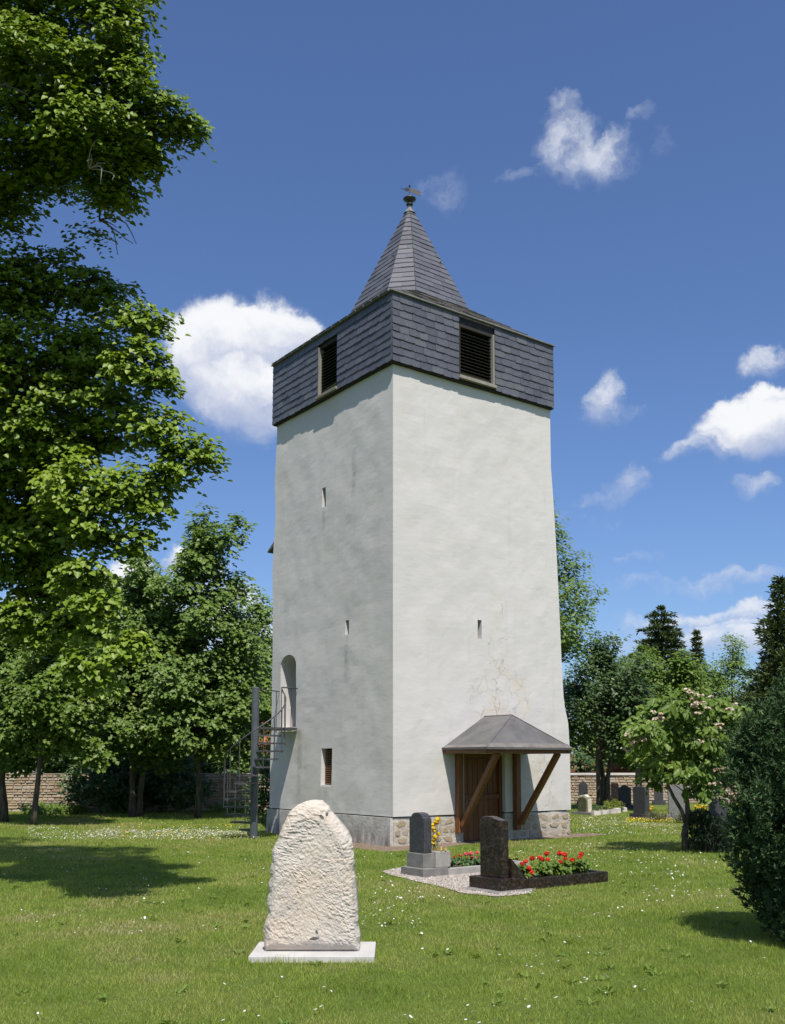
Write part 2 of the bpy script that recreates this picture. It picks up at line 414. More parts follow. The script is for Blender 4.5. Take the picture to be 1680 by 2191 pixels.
def m_wood(name, c1, c2, ax=2, rough=0.6, spec=0.3, scale=2.0):
    def fn(B):
        st = [14, 14, 14]; st[ax] = 0.9
        g = B.noise(B.v('MULTIPLY', B.obj, tuple(st)), scale, 6, 0.6, 0.6); k = B.noise(B.obj, 3, 4)
        v = B.m('ADD', 0.82, B.m('MULTIPLY', rnd_obj(B), 0.36))
        c = B.mix(B.ss(g, 0.3, 0.7), c1, c2); c = B.mix(B.m('MULTIPLY', k, 0.35), c, c1)
        setc(B, B.mix(1.0, c, B.comb(v, v, v), 'MULTIPLY')); bump(B, g, 0.35, 0.006)
    return mat(name, fn, rough, spec)
MT['greywood'] = m_wood('weathered_wood', (0.20, 0.185, 0.165), (0.29, 0.275, 0.25), 2, 0.85, 0.15)
MT['blackwood'] = m_wood('black_wood_and_shade', (0.022, 0.02, 0.019), (0.045, 0.04, 0.036), 0, 0.8, 0.2)  # black slats; also holds the painted shade of louvre jambs and heads
MT['brownwood'] = m_wood('stained_timber', (0.13, 0.050, 0.017), (0.21, 0.090, 0.034), 2, 0.5, 0.35)
MT['doorwood'] = m_wood('door_wood', (0.12, 0.042, 0.014), (0.20, 0.078, 0.028), 2, 0.5, 0.35)
MT['slatwood'] = m_wood('shutter_slat_wood', (0.16, 0.08, 0.03), (0.25, 0.13, 0.055), 0, 0.6, 0.3)
def m_felt(B):
    n = B.noise(B.obj, 1.6, 6, 0.6); n2 = B.noise(B.v('ADD', B.obj, (4, 2, 0)), 5, 5, 0.6); sc = B.noise(B.v('MULTIPLY', B.obj, (2, 9, 9)), 2.2, 4, 0.5)
    c = B.mix(B.ss(n, 0.35, 0.65), (0.085, 0.084, 0.088), (0.135, 0.130, 0.130))
    c = B.mix(B.m('MULTIPLY', B.ss(n2, 0.60, 0.72), 0.6), c, (0.06, 0.06, 0.06))
    c = B.mix(B.m('MULTIPLY', B.ss(sc, 0.69, 0.76), 0.5), c, (0.32, 0.32, 0.32))
    setc(B, c); bump(B, n2, 0.25, 0.02)
MT['felt'] = mat('bitumen_sheet', m_felt, 0.72, 0.35)
MT['dripzinc'] = simple('weathered_zinc', (0.13, 0.118, 0.112), (0.19, 0.175, 0.168), 4, 0.7, 0.3, 0.2, 30, 0.004)
MT['iron'] = simple('painted_iron', (0.060, 0.070, 0.082), (0.080, 0.092, 0.105), 5, 0.45, 0.5, 0.1, 60, 0.003)
MT['rail'] = simple('galvanised_rail', (0.040, 0.042, 0.045), (0.070, 0.073, 0.077), 8, 0.5, 0.5, 0)
MT['copper'] = simple('dark_copper', (0.02, 0.022, 0.024), (0.035, 0.036, 0.04), 8, 0.4, 0.5, 0)
MT['vane'] = simple('vane_sheet', (0.09, 0.075, 0.065), (0.12, 0.10, 0.09), 8, 0.6, 0.4, 0)
MT['dark'] = simple('dark_interior', (0.012, 0.012, 0.012), (0.02, 0.02, 0.02), 8, 0.9, 0.1, 0)
MT['steel'] = simple('steel_handle', (0.18, 0.17, 0.15), (0.25, 0.24, 0.22), 9, 0.35, 0.5, 0)

# ------------------------------------------------------------------ tower: wall, plinth
tower = thing('church_tower', C0, 'pale plastered square church tower with slate belfry and pointed slate spire', 'tower')
def ring_solid(z0, z1, nu, nv, offR=0.0, offL=0.0, amp=0.022, seed=3):
    zs = np.linspace(z0, z1, nv); V = []
    for z in zs:
        r, l = tR(z), tL(z)
        c = C0.copy(); c.z = 0
        P = [c, c + dR * r, c + dR * r + dL * l, c + dL * l]
        P = [P[0] + nR * offR + nL * offL, P[1] + nR * offR - nL * offR, P[2] - nL * offR - nR * offL, P[3] + nL * offL - nR * offL]
        N = [nR, -nL, -nR, nL]
        for s in range(4):
            a, b = P[s], P[(s + 1) % 4]
            for k in range(nu):
                u = k / nu; p = a.lerp(b, u); V.append((p.x, p.y, z, s, u))
    V = np.array(V); xyz = V[:, :3].copy()
    n1 = fbm(xyz, 0.8, 3, seed) - 0.5; n2 = fbm(xyz, 2.6, 3, seed + 5) - 0.5
    u = V[:, 4]; fade = np.clip(np.minimum(u, 1 - u) * 9, 0, 1)
    d = (n1 * 2.2 * amp + n2 * 1.0 * amp) * (0.12 + 0.88 * fade)
    NN = np.array([tuple(nR), tuple(-nL), tuple(-nR), tuple(nL)])
    xyz += NN[V[:, 3].astype(int)] * d[:, None]
    m = 4 * nu; F = []
    for j in range(nv - 1):
        for k in range(m):
            a, b = j * m + k, j * m + (k + 1) % m; F.append((a, b, b + m, a + m))
    F.append(tuple(reversed(range(m)))); F.append(tuple(range((nv - 1) * m, nv * m)))
    return xyz, F
def boolean(o, mb):
    c = part('cutter', mb.V, mb.F, None, tower)
    md = o.modifiers.new('b', 'BOOLEAN'); md.operation = 'DIFFERENCE'; md.object = c; md.solver = 'EXACT'
    bpy.context.view_layer.update()
    dg = bpy.context.evaluated_depsgraph_get()
    me = bpy.data.meshes.new_from_object(o.evaluated_get(dg)); o.modifiers.clear()
    ma = o.data.materials[0]; old = o.data; o.data = me; me.materials.clear(); me.materials.append(ma); bpy.data.meshes.remove(old)
    cm = c.data; bpy.data.objects.remove(c); bpy.data.meshes.remove(cm)
def PR(t, z, out=0.0): return Vector((C0.x, C0.y, 0)) + dR * t + nR * out + UP * z
def PL(t, z, out=0.0): return Vector((C0.x, C0.y, 0)) + dL * t + nL * out + UP * z

V, F = ring_solid(ZP, ZB0 + 0.25, 44, 84)
wall = part('wall', V, F, MT['plaster'], tower, smooth=False)
cut = MB()
def slit_cut(Pf, nrm, t0, t1, z0, z1, depth, splay=0.0, bottom=0.0):
    poly_o = [Pf(t0, z0, 0.12), Pf(t1, z0, 0.12), Pf(t1, z1, 0.12), Pf(t0, z1, 0.12)]
    cut.prism(poly_o, -nrm * (depth + 0.12))
S_L1 = [tzL(697.5, 1042), tzL(689.5, 1086)]; S_L2 = [tzL(745.5, 1326), tzL(738, 1358)]
W_L = [tzL(710.5, 1601), tzL(687, 1682)]; S_R = [tzR(1022, 1326), tzR(1031, 1368)]
for q, Pf, nr in ((S_L1, PL, nL), (S_L2, PL, nL), (W_L, PL, nL), (S_R, PR, nR)):
    slit_cut(Pf, nr, q[0][0], q[1][0], min(q[0][1], q[1][1]), max(q[0][1], q[1][1]), 0.30)
AL, AR = tzL(601, 1500)[0], tzL(634, 1500)[0]; AB = tzL(617, 1556)[1]; AT = tzL(617, 1401)[1]
ac = (AL + AR) / 2; ah = abs(AL - AR) / 2
arch = [PL(ac - ah, AB, 0.12), PL(ac + ah, AB, 0.12)] + [PL(ac + ah * math.cos(k * math.pi / 12), AT - ah * 0.8 + ah * 0.8 * math.sin(k * math.pi / 12), 0.12) for k in range(13)]
cut.prism(arch, -nL * 0.77)
DT0, DT1 = tzR(993, 1700)[0], tzR(1082, 1700)[0]; DZ1 = tzR(1038, 1613)[1]
cut.box((PR(DT0, 0.45) + PR(DT1, DZ1)) / 2 + nR * 0.0, dR * (DT1 - DT0) / 2, nR * 0.22, UP * (DZ1 - 0.45) / 2)
boolean(wall, cut)

V, F = ring_solid(-0.15, ZP - 0.025, 44, 8, offR=-0.03, offL=0.05, amp=0.02, seed=9)
plinth = part('plinth', V, F, MT['plinth'], tower)
cut = MB(); cut.box(PR((DT0 + DT1) / 2, 0.2), dR * (DT1 - DT0) / 2, nR * 0.22, UP * 0.7); boolean(plinth, cut)
# bed joint between plaster and plinth
V, F = ring_solid(ZP - 0.06, ZP + 0.02, 12, 2, offR=-0.075, offL=-0.06, amp=0.0)
jt = part('joint', V, F, MT['dark'], plinth)
cut = MB(); cut.box(PR((DT0 + DT1) / 2, 0.2), dR * (DT1 - DT0) / 2, nR * 0.22, UP * 0.7); boolean(jt, cut)
# mortar face and stones of the open plinth on the right side
rr = random.Random(5)
for (a, b) in ((0.03, DT0 - 0.03), (DT1 + 0.03, tR(0.3) - 0.03)):
    mb = MB()
    mb.box(PR((a + b) / 2, (ZP - 0.11) / 2, -0.03), dR * (b - a) / 2, nR * 0.018, UP * ((ZP - 0.11) / 2)); mb.build('mortar_bed', MT['mortar'], plinth)
def stone_mesh(name, rg, n=8):
    V = []; an = [2 * math.pi * (k + rg.uniform(-0.25, 0.25)) / n for k in range(n)]
    rd = [rg.uniform(0.62, 1.08) for _ in range(n)]
    for (sc, y) in ((1.0, 0.0), (0.93, -0.7), (0.62, -1.0)):
        V += [(math.copysign(abs(math.cos(t)) ** 0.75, math.cos(t)) * r * sc, y + rg.uniform(-0.08, 0.08), math.copysign(abs(math.sin(t)) ** 0.75, math.sin(t)) * r * sc) for t, r in zip(an, rd)]
    F = []
    for j in range(2):
        for k in range(n): a, b = j * n + k, j * n + (k + 1) % n; F.append((a, b, b + n, a + n))
    F.append(tuple(range(2 * n, 3 * n)))
    return raw_mesh(name, np.array(V), F)
stone_meshes = [stone_mesh('plinth_stone', rr) for _ in range(7)]
rot = Matrix((( dR.x, dL.x, 0), (dR.y, dL.y, 0), (0, 0, 1))).to_4x4()
z = 0.02
rows = [0.15, 0.20, 0.17]
for h in rows:
    t = 0.04
    while t < tR(0.3) - 0.1:
        w = rr.uniform(0.16, 0.44)
        if t + w > tR(0.3): w = tR(0.3) - t
        if not (t + w > DT0 - 0.12 and t < DT1 + 0.12) and rr.random() < 0.92:
            o = link('stone', rr.choice(stone_meshes), MT['pstone'], plinth)
            p = PR(t + w / 2, z + h / 2 + rr.uniform(-0.012, 0.012), -0.012) - C0
            o.matrix_basis = Matrix.Translation(p) @ rot @ Matrix.Rotation(rr.uniform(-0.35, 0.35), 4, 'Y') @ Matrix.Diagonal(((w / 2) * rr.uniform(0.75, 1.08), rr.uniform(0.004, 0.020), (h / 2) * rr.uniform(0.7, 1.15), 1))
        t += w
    z += h

# ------------------------------------------------------------------ belfry with slates and louvres
def P1R(t, z, out=0.0): return Vector((C1.x, C1.y, 0)) + dR * t + nR * out + UP * z
def P1L(t, z, out=0.0): return Vector((C1.x, C1.y, 0)) + dL * t + nL * out + UP * z
bel = MB(); bel.box(P1R(LR1 / 2, (ZB0 + ZB1) / 2) + dL * (LL1 / 2), dR * (LR1 / 2 - 0.03), dL * (LL1 / 2 - 0.03), UP * ((ZB1 - ZB0) / 2))
belfry = bel.build('belfry', MT['underlay'], tower)
OR_ = [tzR1(983, 694), tzR1(1057, 716), tzR1(983, 803), tzR1(1057, 831)]
OL_ = [tzL1(722, 720), tzL1(682, 745), tzL1(722, 830), tzL1(682, 852)]
wr = (min(OR_[0][0], OR_[2][0]), (OR_[1][0] + OR_[3][0]) / 2, (OR_[2][1] + OR_[3][1]) / 2, (OR_[0][1] + OR_[1][1]) / 2)
wl_ = ((OL_[0][0] + OL_[2][0]) / 2, (OL_[1][0] + OL_[3][0]) / 2, (OL_[2][1] + OL_[3][1]) / 2, (OL_[0][1] + OL_[1][1]) / 2)
print('louvres', wr, wl_)
cut = MB()
cut.box(P1R((wr[0] + wr[1]) / 2, (wr[2] + wr[3]) / 2), dR * (wr[1] - wr[0]) / 2, nR * 0.28, UP * (wr[3] - wr[2]) / 2)
cut.box(P1L((wl_[0] + wl_[1]) / 2, (wl_[2] + wl_[3]) / 2), dL * (wl_[1] - wl_[0]) / 2, nL * 0.28, UP * (wl_[3] - wl_[2]) / 2)
boolean(belfry, cut)
def louvre(Pf, dt, nr, q, label):
    t0, t1, z0, z1 = q; c = Pf((t0 + t1) / 2, (z0 + z1) / 2)
    f = MB(); w = 0.045
    f.box(Pf(t1 - w / 2, (z0 + z1) / 2, -0.05), dt * w / 2, nr * 0.075, UP * ((z1 - z0) / 2 - 0.004))
    fr = f.build('louvre_window', MT['greywood'], tower, bevel=0.006); fr['label'] = label
    f = MB(); f.box(Pf(t0 + w / 2, (z0 + z1) / 2, -0.08), dt * w / 2, nr * 0.07, UP * ((z1 - z0) / 2 - 0.004)); f.build('jamb', MT['blackwood'], fr)  # shaded jamb: its shadow is put into the black colour
    f = MB(); f.box(Pf((t0 + t1) / 2, z1 - w / 2 - 0.004, -0.08), dt * ((t1 - t0) / 2 - w - 0.002), nr * 0.06, UP * w / 2); f.build('head_board', MT['blackwood'], fr)  # head board under the eaves, shadow painted in as black
    s = MB(); s.box(Pf((t0 + t1) / 2, z0 - 0.005, -0.01), dt * ((t1 - t0) / 2 + 0.03), nr * 0.075, UP * 0.035); s.build('sill', MT['greywood'], fr, bevel=0.006)
    b = MB(); b.box(Pf((t0 + t1) / 2, (z0 + z1) / 2, -0.235), dt * ((t1 - t0) / 2 - 0.01), nr * 0.01, UP * ((z1 - z0) / 2 - 0.01)); b.build('backing', MT['dark'], fr)
    n = 14; base = None
    for k in range(n):
        zc = z0 + 0.06 + (z1 - z0 - 0.16) * (k + 0.5) / n
        if base is None:
            m = MB(); m.box((0, 0, 0), dt * ((t1 - t0) / 2 - w - 0.004), nr * 0.055 - UP * 0.035, UP * 0.007 + nr * 0.005)
            base = raw_mesh('slat', np.array([tuple(v) for v in m.V]), m.F)
        o = link('slat', base, MT['blackwood'], fr); o.location = Pf((t0 + t1) / 2, zc, -0.10) - C0
louvre(P1R, dR, nR, wr, 'black slatted louvre on the sunlit side'); louvre(P1L, dL, nL, wl_, 'black slatted louvre on the shaded side')

def slate_mesh(rg):
    """unit slate: x 0..1, y towards the viewer is negative, z 0..1.22; rounded lower right corner, thicker at the foot"""
    pts = [(0.0, 0.03 + rg.uniform(-0.02, 0.02)), (0.45, rg.uniform(-0.015, 0.01)), (0.82, 0.01), (0.94, 0.05), (1.0, 0.16), (1.0, 1.22), (0.0, 1.22)]
    V = [(x, -0.022 * (1 - z / 1.5) - 0.004, z) for x, z in pts] + [(x, -0.012 * (1 - z / 1.5) + 0.006, z) for x, z in pts]
    n = len(pts); F = [tuple(range(n))] + [(i + n, (i + 1) % n + n, (i + 1) % n, i) for i in range(n)]
    return raw_mesh('slate', np.array(V), F)
slates = [slate_mesh(rr) for _ in range(6)]
NROW = 9
def clad(Pf, dt, nr, L, q, flip):
    hrow = (ZB1 - ZB0 - 0.02) / NROW
    cnt = 0
    for j in range(NROW):
        z0 = ZB0 - 0.012 + j * hrow
        segs = [(0.0, L)]
        if z0 + hrow > q[2] - 0.06 and z0 < q[3] + 0.03: segs = [(0.0, q[0] - 0.015), (q[1] + 0.015, L)]
        for (a, b) in segs:
            t = a; first = True
            while t < b - 1e-6:
                w = rr.uniform(0.22, 0.34)
                if first: w = 0.20 + 0.10 * (j % 2)
                if b - (t + w) < 0.14: w = b - t
                first = False
                o = link('slate', rr.choice(slates), MT['slate'], belfry)
                tt = t if not flip else t + w
                p = Pf(tt, z0 + rr.uniform(-0.008, 0.008), 0.0) - C0
                X = dt if not flip else -dt
                M = Matrix(((X.x, -nr.x, 0), (X.y, -nr.y, 0), (0, 0, 1))).to_4x4()
                o.matrix_basis = Matrix.Translation(p) @ M @ Matrix.Rotation(rr.uniform(-0.012, 0.012), 4, 'Y') @ Matrix.Diagonal((w - 0.004, 1.0 + rr.uniform(-0.15, 0.25), hrow, 1))
                t += w; cnt += 1
    return cnt
n1 = clad(P1R, dR, nR, LR1, wr, False); n2 = clad(P1L, dL, nL, LL1, wl_, True)
print('slates', n1, n2)
e = MB()
e.beam(P1R(-0.02, ZB1 + 0.0, 0.03), P1R(LR1 + 0.02, ZB1, 0.03), 0.07, 0.03, nR)
e.beam(P1L(-0.06, ZB1 + 0.002, 0.03), P1L(LL1 + 0.02, ZB1 + 0.002, 0.03), 0.07, 0.03, nL)
e.build('eaves_strip', MT['lead'], belfry, bevel=0.005)
e = MB(); e.box(P1R(0, ZB0 - 0.02, -0.09) + dR * (LR1 / 2), dR * (LR1 / 2), nR * 0.085, UP * 0.013)
e.box(P1L(0, ZB0 - 0.021, -0.09) + dL * (LL1 / 2 + 0.085), dL * (LL1 / 2 - 0.085), nL * 0.085, UP * 0.013); e.build('soffit', MT['blackwood'], belfry)

# ------------------------------------------------------------------ spire
ctr = Vector((C1.x, C1.y, 0)) + dR * (LR1 / 2) + dL * (LL1 / 2)
SR, SW = 1.27, 0.80
SKM = 0.81
HB = (LR1 + LL1) / 4
ZS = ZB1 + SKM * (HB - SR)
APEX = at(884.5, 449, ctr.y).z
AX = Vector((ctr.x, ctr.y, 0))
def spt(a, b, z): return AX + nR * a + dR * b + UP * z          # a towards the lit side, b along it
OCT = [(SR, -SW), (SR, SW), (SW, SR), (-SW, SR), (-SR, SW), (-SR, -SW), (-SW, -SR), (SW, -SR)]
apex = AX + UP * (APEX + 0.12)
mb = MB(); base = [spt(a * 0.985, b * 0.985, ZS - 0.05) for a, b in OCT] + [apex - UP * 0.1]
mb.add(base, [(i, (i + 1) % 8, 8) for i in range(8)])
spire = mb.build('spire', MT['underlay'], tower)
def slate_face(A, B, T, rows, width, rg, lift=0.02, ra=None, maxfrac=1.0, T2=None):
    """slates on a face with foot edge A-B and head T (or edge T-T2)"""
    V, F, at_ = [], [], []
    A, B, T = Vector(A), Vector(B), Vector(T); T2 = T if T2 is None else Vector(T2)
    nrm = (B - A).cross(T - A).normalized()
    if nrm.z < 0: nrm = -nrm
    nr = rows
    for j in range(nr):
        f0, f1 = j / nr, min(1.0, (j + 1.22) / nr)
        if f0 > maxfrac: break
        l0, r0 = A.lerp(T, f0), B.lerp(T2, f0); l1, r1 = A.lerp(T, f1), B.lerp(T2, f1)
        L = (r0 - l0).length; k = max(1, round(L / width)); off = (j % 2) * 0.5 / k
        cuts = [0.0] + [min(1, max(0, (i + rg.uniform(-0.12, 0.12)) / k + off)) for i in range(0 if j % 2 else 1, k)] + [1.0]
        for a, b in zip(cuts[:-1], cuts[1:]):
            if b - a < 0.02: continue
            jit = rg.uniform(-0.04, 0.04) / nr
            fa = max(0, f0 + jit)
            la, ra_ = A.lerp(T, fa), B.lerp(T2, fa)
            q = [la.lerp(ra_, a + 0.004), la.lerp(ra_, b - 0.004), l1.lerp(r1, b), l1.lerp(r1, a)]
            th = lift * rg.uniform(0.8, 1.3); n0 = len(V)
            V += [q[0] + nrm * th, q[1] + nrm * th, q[2] + nrm * 0.004, q[3] + nrm * 0.004, q[0], q[1]]
            F += [(n0, n0 + 1, n0 + 2, n0 + 3), (n0 + 4, n0 + 5, n0 + 1, n0), (n0 + 4, n0, n0 + 3, n0 + 3), (n0 + 1, n0 + 5, n0 + 2, n0 + 2)]
            r = rg.random(); at_ += [r] * 6
    F = [f if len(set(f)) == 4 else tuple(dict.fromkeys(f)) for f in F]
    return V, F, at_
SV, SF, SA = [], [], []
for i in range(8):
    A, B = spt(*OCT[i], ZS), spt(*OCT[(i + 1) % 8], ZS)
    v, f, a = slate_face(A, B, apex, 19, 0.30 if i % 2 == 0 else 0.42, rr, maxfrac=0.93)
    n0 = len(SV); SV += v; SF += [tuple(x + n0 for x in g) for g in f]; SA += a
part('spire_slates', SV, SF, MT['slate_spire'], spire, attr=SA, kind='stuff')
# low skirt roof round the spire's foot
EV = [spt(HB + 0.02, -HB - 0.02, ZB1 + 0.01), spt(HB + 0.02, HB + 0.02, ZB1 + 0.01), spt(-HB - 0.02, HB + 0.02, ZB1 + 0.01), spt(-HB - 0.02, -HB - 0.02, ZB1 + 0.01)]
mb = MB(); vv = EV + [spt(a, b, ZS) for a, b in OCT]
# OCT order: 0,1 lit side; 2,3 far right; 4,5 back; 6,7 left
quads = [(0, 1, 5, 4), (1, 2, 7, 6), (2, 3, 9, 8), (3, 0, 11, 10)]; tris = [(1, 6, 5), (2, 8, 7), (3, 10, 9), (0, 4, 11)]
mb.add([v - UP * 0.03 for v in vv], quads + tris)
skirt = mb.build('skirt_roof', MT['underlay'], tower)
SV, SF, SA = [], [], []
for q in quads + tris:
    if len(q) == 4: v, f, a = slate_face(vv[q[0]], vv[q[1]], vv[q[3]], 10, 0.30, rr, T2=vv[q[2]])
    else: v, f, a = slate_face(vv[q[1]], vv[q[2]], vv[q[0]], 10, 0.30, rr)
    if len(q) == 3: pass
    n0 = len(SV); SV += v; SF += [tuple(x + n0 for x in g) for g in f]; SA += a
part('skirt_slates', SV, SF, MT['slate_skirt'], skirt, attr=SA, kind='stuff')
hk = MB(); pk = spt(SR * 0.52, SW * 0.42, ZS + (APEX - ZS) * 0.46); hk.tube([pk, pk + nR * 0.10 - UP * 0.08, pk + nR * 0.16 - UP * 0.04], 0.012, 6)
pk = spt(SW * 0.55, -SR * 0.55, ZS + (APEX - ZS) * 0.44); hk.tube([pk, pk - dR * 0.10 - UP * 0.08, pk - dR * 0.16 - UP * 0.04], 0.012, 6)
hk.build('roof_hook', MT['rail'], spire)
# finial and vane
fz = lambda y: at(882, y, ctr.y).z
mb = MB(); c = Vector((ctr.x, ctr.y, 0))
cap = [(0.16, fz(458)), (0.06, fz(447)), (0.045, fz(440))]; mb.lathe(c, cap, 8); fin = mb.build('finial', MT['lead'], tower)
mb = MB(); z1, z2 = fz(441), fz(437)
mb.lathe(c, [(0.04, z1), (0.085, z1 + 0.02), (0.085, z2), (0.045, z2 + 0.015), (0.03, fz(434)), (0.06, fz(432)), (0.15, fz(428.5)), (0.165, fz(426)), (0.12, fz(423)), (0.05, fz(421.5)), (0.03, fz(420))], 16)
mb.build('ball', MT['copper'], fin, smooth=True)
mb = MB(); mb.tube([c + UP * fz(421), c + UP * fz(395)], [0.018, 0.010], 6); mb.lathe(c, [(0.005, fz(400.5)), (0.03, fz(399)), (0.03, fz(398)), (0.005, fz(396.5))], 8); mb.build('rod', MT['copper'], fin)
vd = Vector((0.93, 0.36, 0)); zc = fz(406.5)
mb = MB(); s = Vector((vd.y, -vd.x, 0)) * 0.006
mb.prism([c + vd * 0.02 + UP * (zc + 0.06), c + vd * 0.33 + UP * (zc + 0.01), c + vd * 0.25 + UP * (zc - 0.05), c + vd * 0.36 + UP * (zc - 0.10), c + vd * 0.02 + UP * (zc - 0.05)], s); mb.build('vane_flag', MT['vane'], fin)
mb = MB(); mb.prism([c - vd * 0.02 + UP * (zc + 0.03), c - vd * 0.09 + UP * (zc + 0.05), c - vd * 0.13 + UP * zc, c - vd * 0.26 + UP * zc, c - vd * 0.13 + UP * (zc - 0.03), c - vd * 0.09 + UP * (zc - 0.06), c - vd * 0.02 + UP * (zc - 0.03)], s); mb.build('vane_arrow', MT['copper'], fin)

# ------------------------------------------------------------------ windows, doors in the wall
def slit(Pf, dt, nr, q, label):
    t0, t1 = sorted((q[0][0], q[1][0])); z0, z1 = sorted((q[0][1], q[1][1]))
    m = MB(); m.box(Pf((t0 + t1) / 2, (z0 + z1) / 2, -0.27), dt * ((t1 - t0) / 2 + 0.01), nr * 0.02, UP * ((z1 - z0) / 2 + 0.01))
    o = m.build('slit_window', MT['dark'], tower); o['label'] = label
slit(PL, dL, nL, S_L1, 'upper slit window in the grey left wall'); slit(PL, dL, nL, S_L2, 'lower slit window in the grey left wall'); slit(PR, dR, nR, S_R, 'slit window in the white right wall')
t0, t1 = sorted((W_L[0][0], W_L[1][0])); z0, z1 = sorted((W_L[0][1], W_L[1][1]))
m = MB(); m.box(PL((t0 + t1) / 2, (z0 + z1) / 2, -0.18), dL * ((t1 - t0) / 2 + 0.01), nL * 0.015, UP * ((z1 - z0) / 2 + 0.01)); sh = m.build('shuttered_window', MT['dark'], tower)
m = MB(); m.box((0, 0, 0), dL * (t1 - t0) / 2, nL * 0.03 - UP * 0.012, UP * 0.006); bs = raw_mesh('slat', np.array([tuple(v) for v in m.V]), m.F)
for k in range(17):
    o = link('slat', bs, MT['slatwood'], sh); o.location = PL((t0 + t1) / 2, z0 + (k + 0.5) * (z1 - z0 - 0.02) / 17, -0.13) - C0
m = MB(); m.box(PL((t0 + t1) / 2, z0 + 0.012, -0.055), dL * ((t1 - t0) / 2 - 0.002), nL * 0.05, UP * 0.018 + nL * 0.0); m.build('sill', MT['plaster'], sh)
# arched doorway behind the stair platform
m = MB(); m.box(PL(ac, (AB + AT) / 2, -0.62), dL * (ah - 0.01), nL * 0.02, UP * ((AT - AB) / 2)); m.build('upper_door', MT['plinth'], tower)
# porch door
dw = DT1 - DT0
m = MB()
for a in (DT0 + 0.045, DT1 - 0.045): m.box(PR(a, (DZ1 - 0.05) / 2, -0.15), dR * 0.043, nR * 0.05, UP * ((DZ1 + 0.0) / 2 - 0.02))
m.box(PR((DT0 + DT1) / 2, DZ1 - 0.05, -0.15), dR * (dw / 2 - 0.092), nR * 0.05, UP * 0.045)
door = m.build('door', MT['doorwood'], tower, bevel=0.006)
npl = 7; pw = (dw - 0.18) / npl
for k in range(npl):
    m = MB(); m.box(PR(DT0 + 0.09 + (k + 0.5) * pw, 0.46, -0.17 + 0.004 * (k % 2)), dR * (pw / 2 - 0.004), nR * 0.02, UP * 0.44); m.build('plank', MT['doorwood'], door, bevel=0.004)
    m = MB(); m.box(PR(DT0 + 0.09 + (k + 0.5) * pw, 0.96 + (DZ1 - 0.1 - 0.96) / 2, -0.185 + 0.003 * (k % 2)), dR * (pw / 2 - 0.004), nR * 0.02, UP * ((DZ1 - 0.1 - 0.96) / 2)); m.build('plank', MT['doorwood'], door, bevel=0.004)
m = MB(); m.box(PR((DT0 + DT1) / 2, 0.94, -0.13), dR * (dw / 2 - 0.095), nR * 0.02, UP * 0.05); m.build('rail', MT['doorwood'], door, bevel=0.005)
m = MB(); hp = PR(DT0 + 0.2, 0.86, -0.145); m.box(hp, dR * 0.018, nR * 0.006, UP * 0.07); m.tube([hp + UP * 0.03, hp + nR * 0.05 + UP * 0.03, hp + nR * 0.05 + UP * 0.03 + dR * 0.1], 0.009, 6); m.build('handle', MT['steel'], door)

# ------------------------------------------------------------------ porch canopy
tA = tzR(945, 1601)[0]; zE = tzR(945, 1601)[1]; tP, zPk = tzR(1036, 1533)
PJ = 1.40; hw = tP - tA
B_ = on_plane(1041, 1597, PR(tA, 0), dR); PJ = (B_ - PR(tA, 0)).dot(nR); print('canopy', tA, tP, zE, zPk, PJ)
tD = tP + hw + 0.06
rA, rB, rC, rD = PR(tA, zE, 0.0), PR(tA, zE, PJ), PR(tD, zE, PJ), PR(tD, zE, 0.0)
k1, k2 = PR(tP, zPk, 0.0), PR(tP, zPk, PJ * 0.62)
m = MB(); th = Vector((0, 0, -0.035))
top = [rA, rB, rC, rD, k1, k2]; V = [v for v in top] + [v + th for v in top]
Fq = [(0, 1, 5, 4), (1, 2, 5), (2, 3, 4, 5)]
Fb = [tuple(i + 6 for i in reversed(f)) for f in Fq]; Fe = [(6, 7, 1, 0), (7, 8, 2, 1), (8, 9, 3, 2), (9, 10, 4, 3), (10, 6, 0, 4)]
m.add(V, Fq + Fb + Fe)
roof = m.build('porch_roof', MT['felt'], tower, bevel=0.008)
m = MB()
m.tube([k1 + UP * 0.004, k2 + UP * 0.004], 0.012, 6); m.tube([k2 + UP * 0.004, rB + UP * 0.002], 0.012, 6); m.tube([k2 + UP * 0.004, rC + UP * 0.002], 0.012, 6); m.build('seam', MT['felt'], roof)
m = MB()
for a_, b_, inn in ((rA, rB, dR), (rB, rC, -nR)):
    u_ = ((k2 if inn is not dR else k1) - (a_ + b_) / 2); sl = (k2 - rB) if inn is not dR else (k1 - rA)
    e1, e2 = a_ + UP * 0.006, b_ + UP * 0.006
    n_ = (b_ - a_).cross(((k2 if inn is not dR else k1) - a_)).normalized()
    if n_.z < 0: n_ = -n_
    up_ = n_.cross(b_ - a_).normalized()
    if up_.z < 0: up_ = -up_
    m.prism([e1, e2, e2 + up_ * 0.11 + (a_ - b_).normalized() * 0.10, e1 + up_ * 0.11 + (b_ - a_).normalized() * 0.10], n_ * 0.006)
m.build('drip_edge', MT['dripzinc'], roof)
m = MB(); i_ = 0.07
m.beam(PR(tA + i_, zE - 0.065, 0.0), PR(tA + i_, zE - 0.065, PJ - 0.05), 0.07, 0.09); m.build('beam', MT['brownwood'], roof, bevel=0.006)
m = MB(); m.beam(PR(tD - i_, zE - 0.065, 0.0), PR(tD - i_, zE - 0.065, PJ - 0.05), 0.07, 0.09); m.build('beam', MT['brownwood'], roof, bevel=0.006)
m = MB(); m.beam(PR(tA + 0.06, zE - 0.066, PJ - 0.10), PR(tD - 0.06, zE - 0.066, PJ - 0.10), 0.08, 0.088, nR); m.build('beam', MT['brownwood'], roof, bevel=0.006)
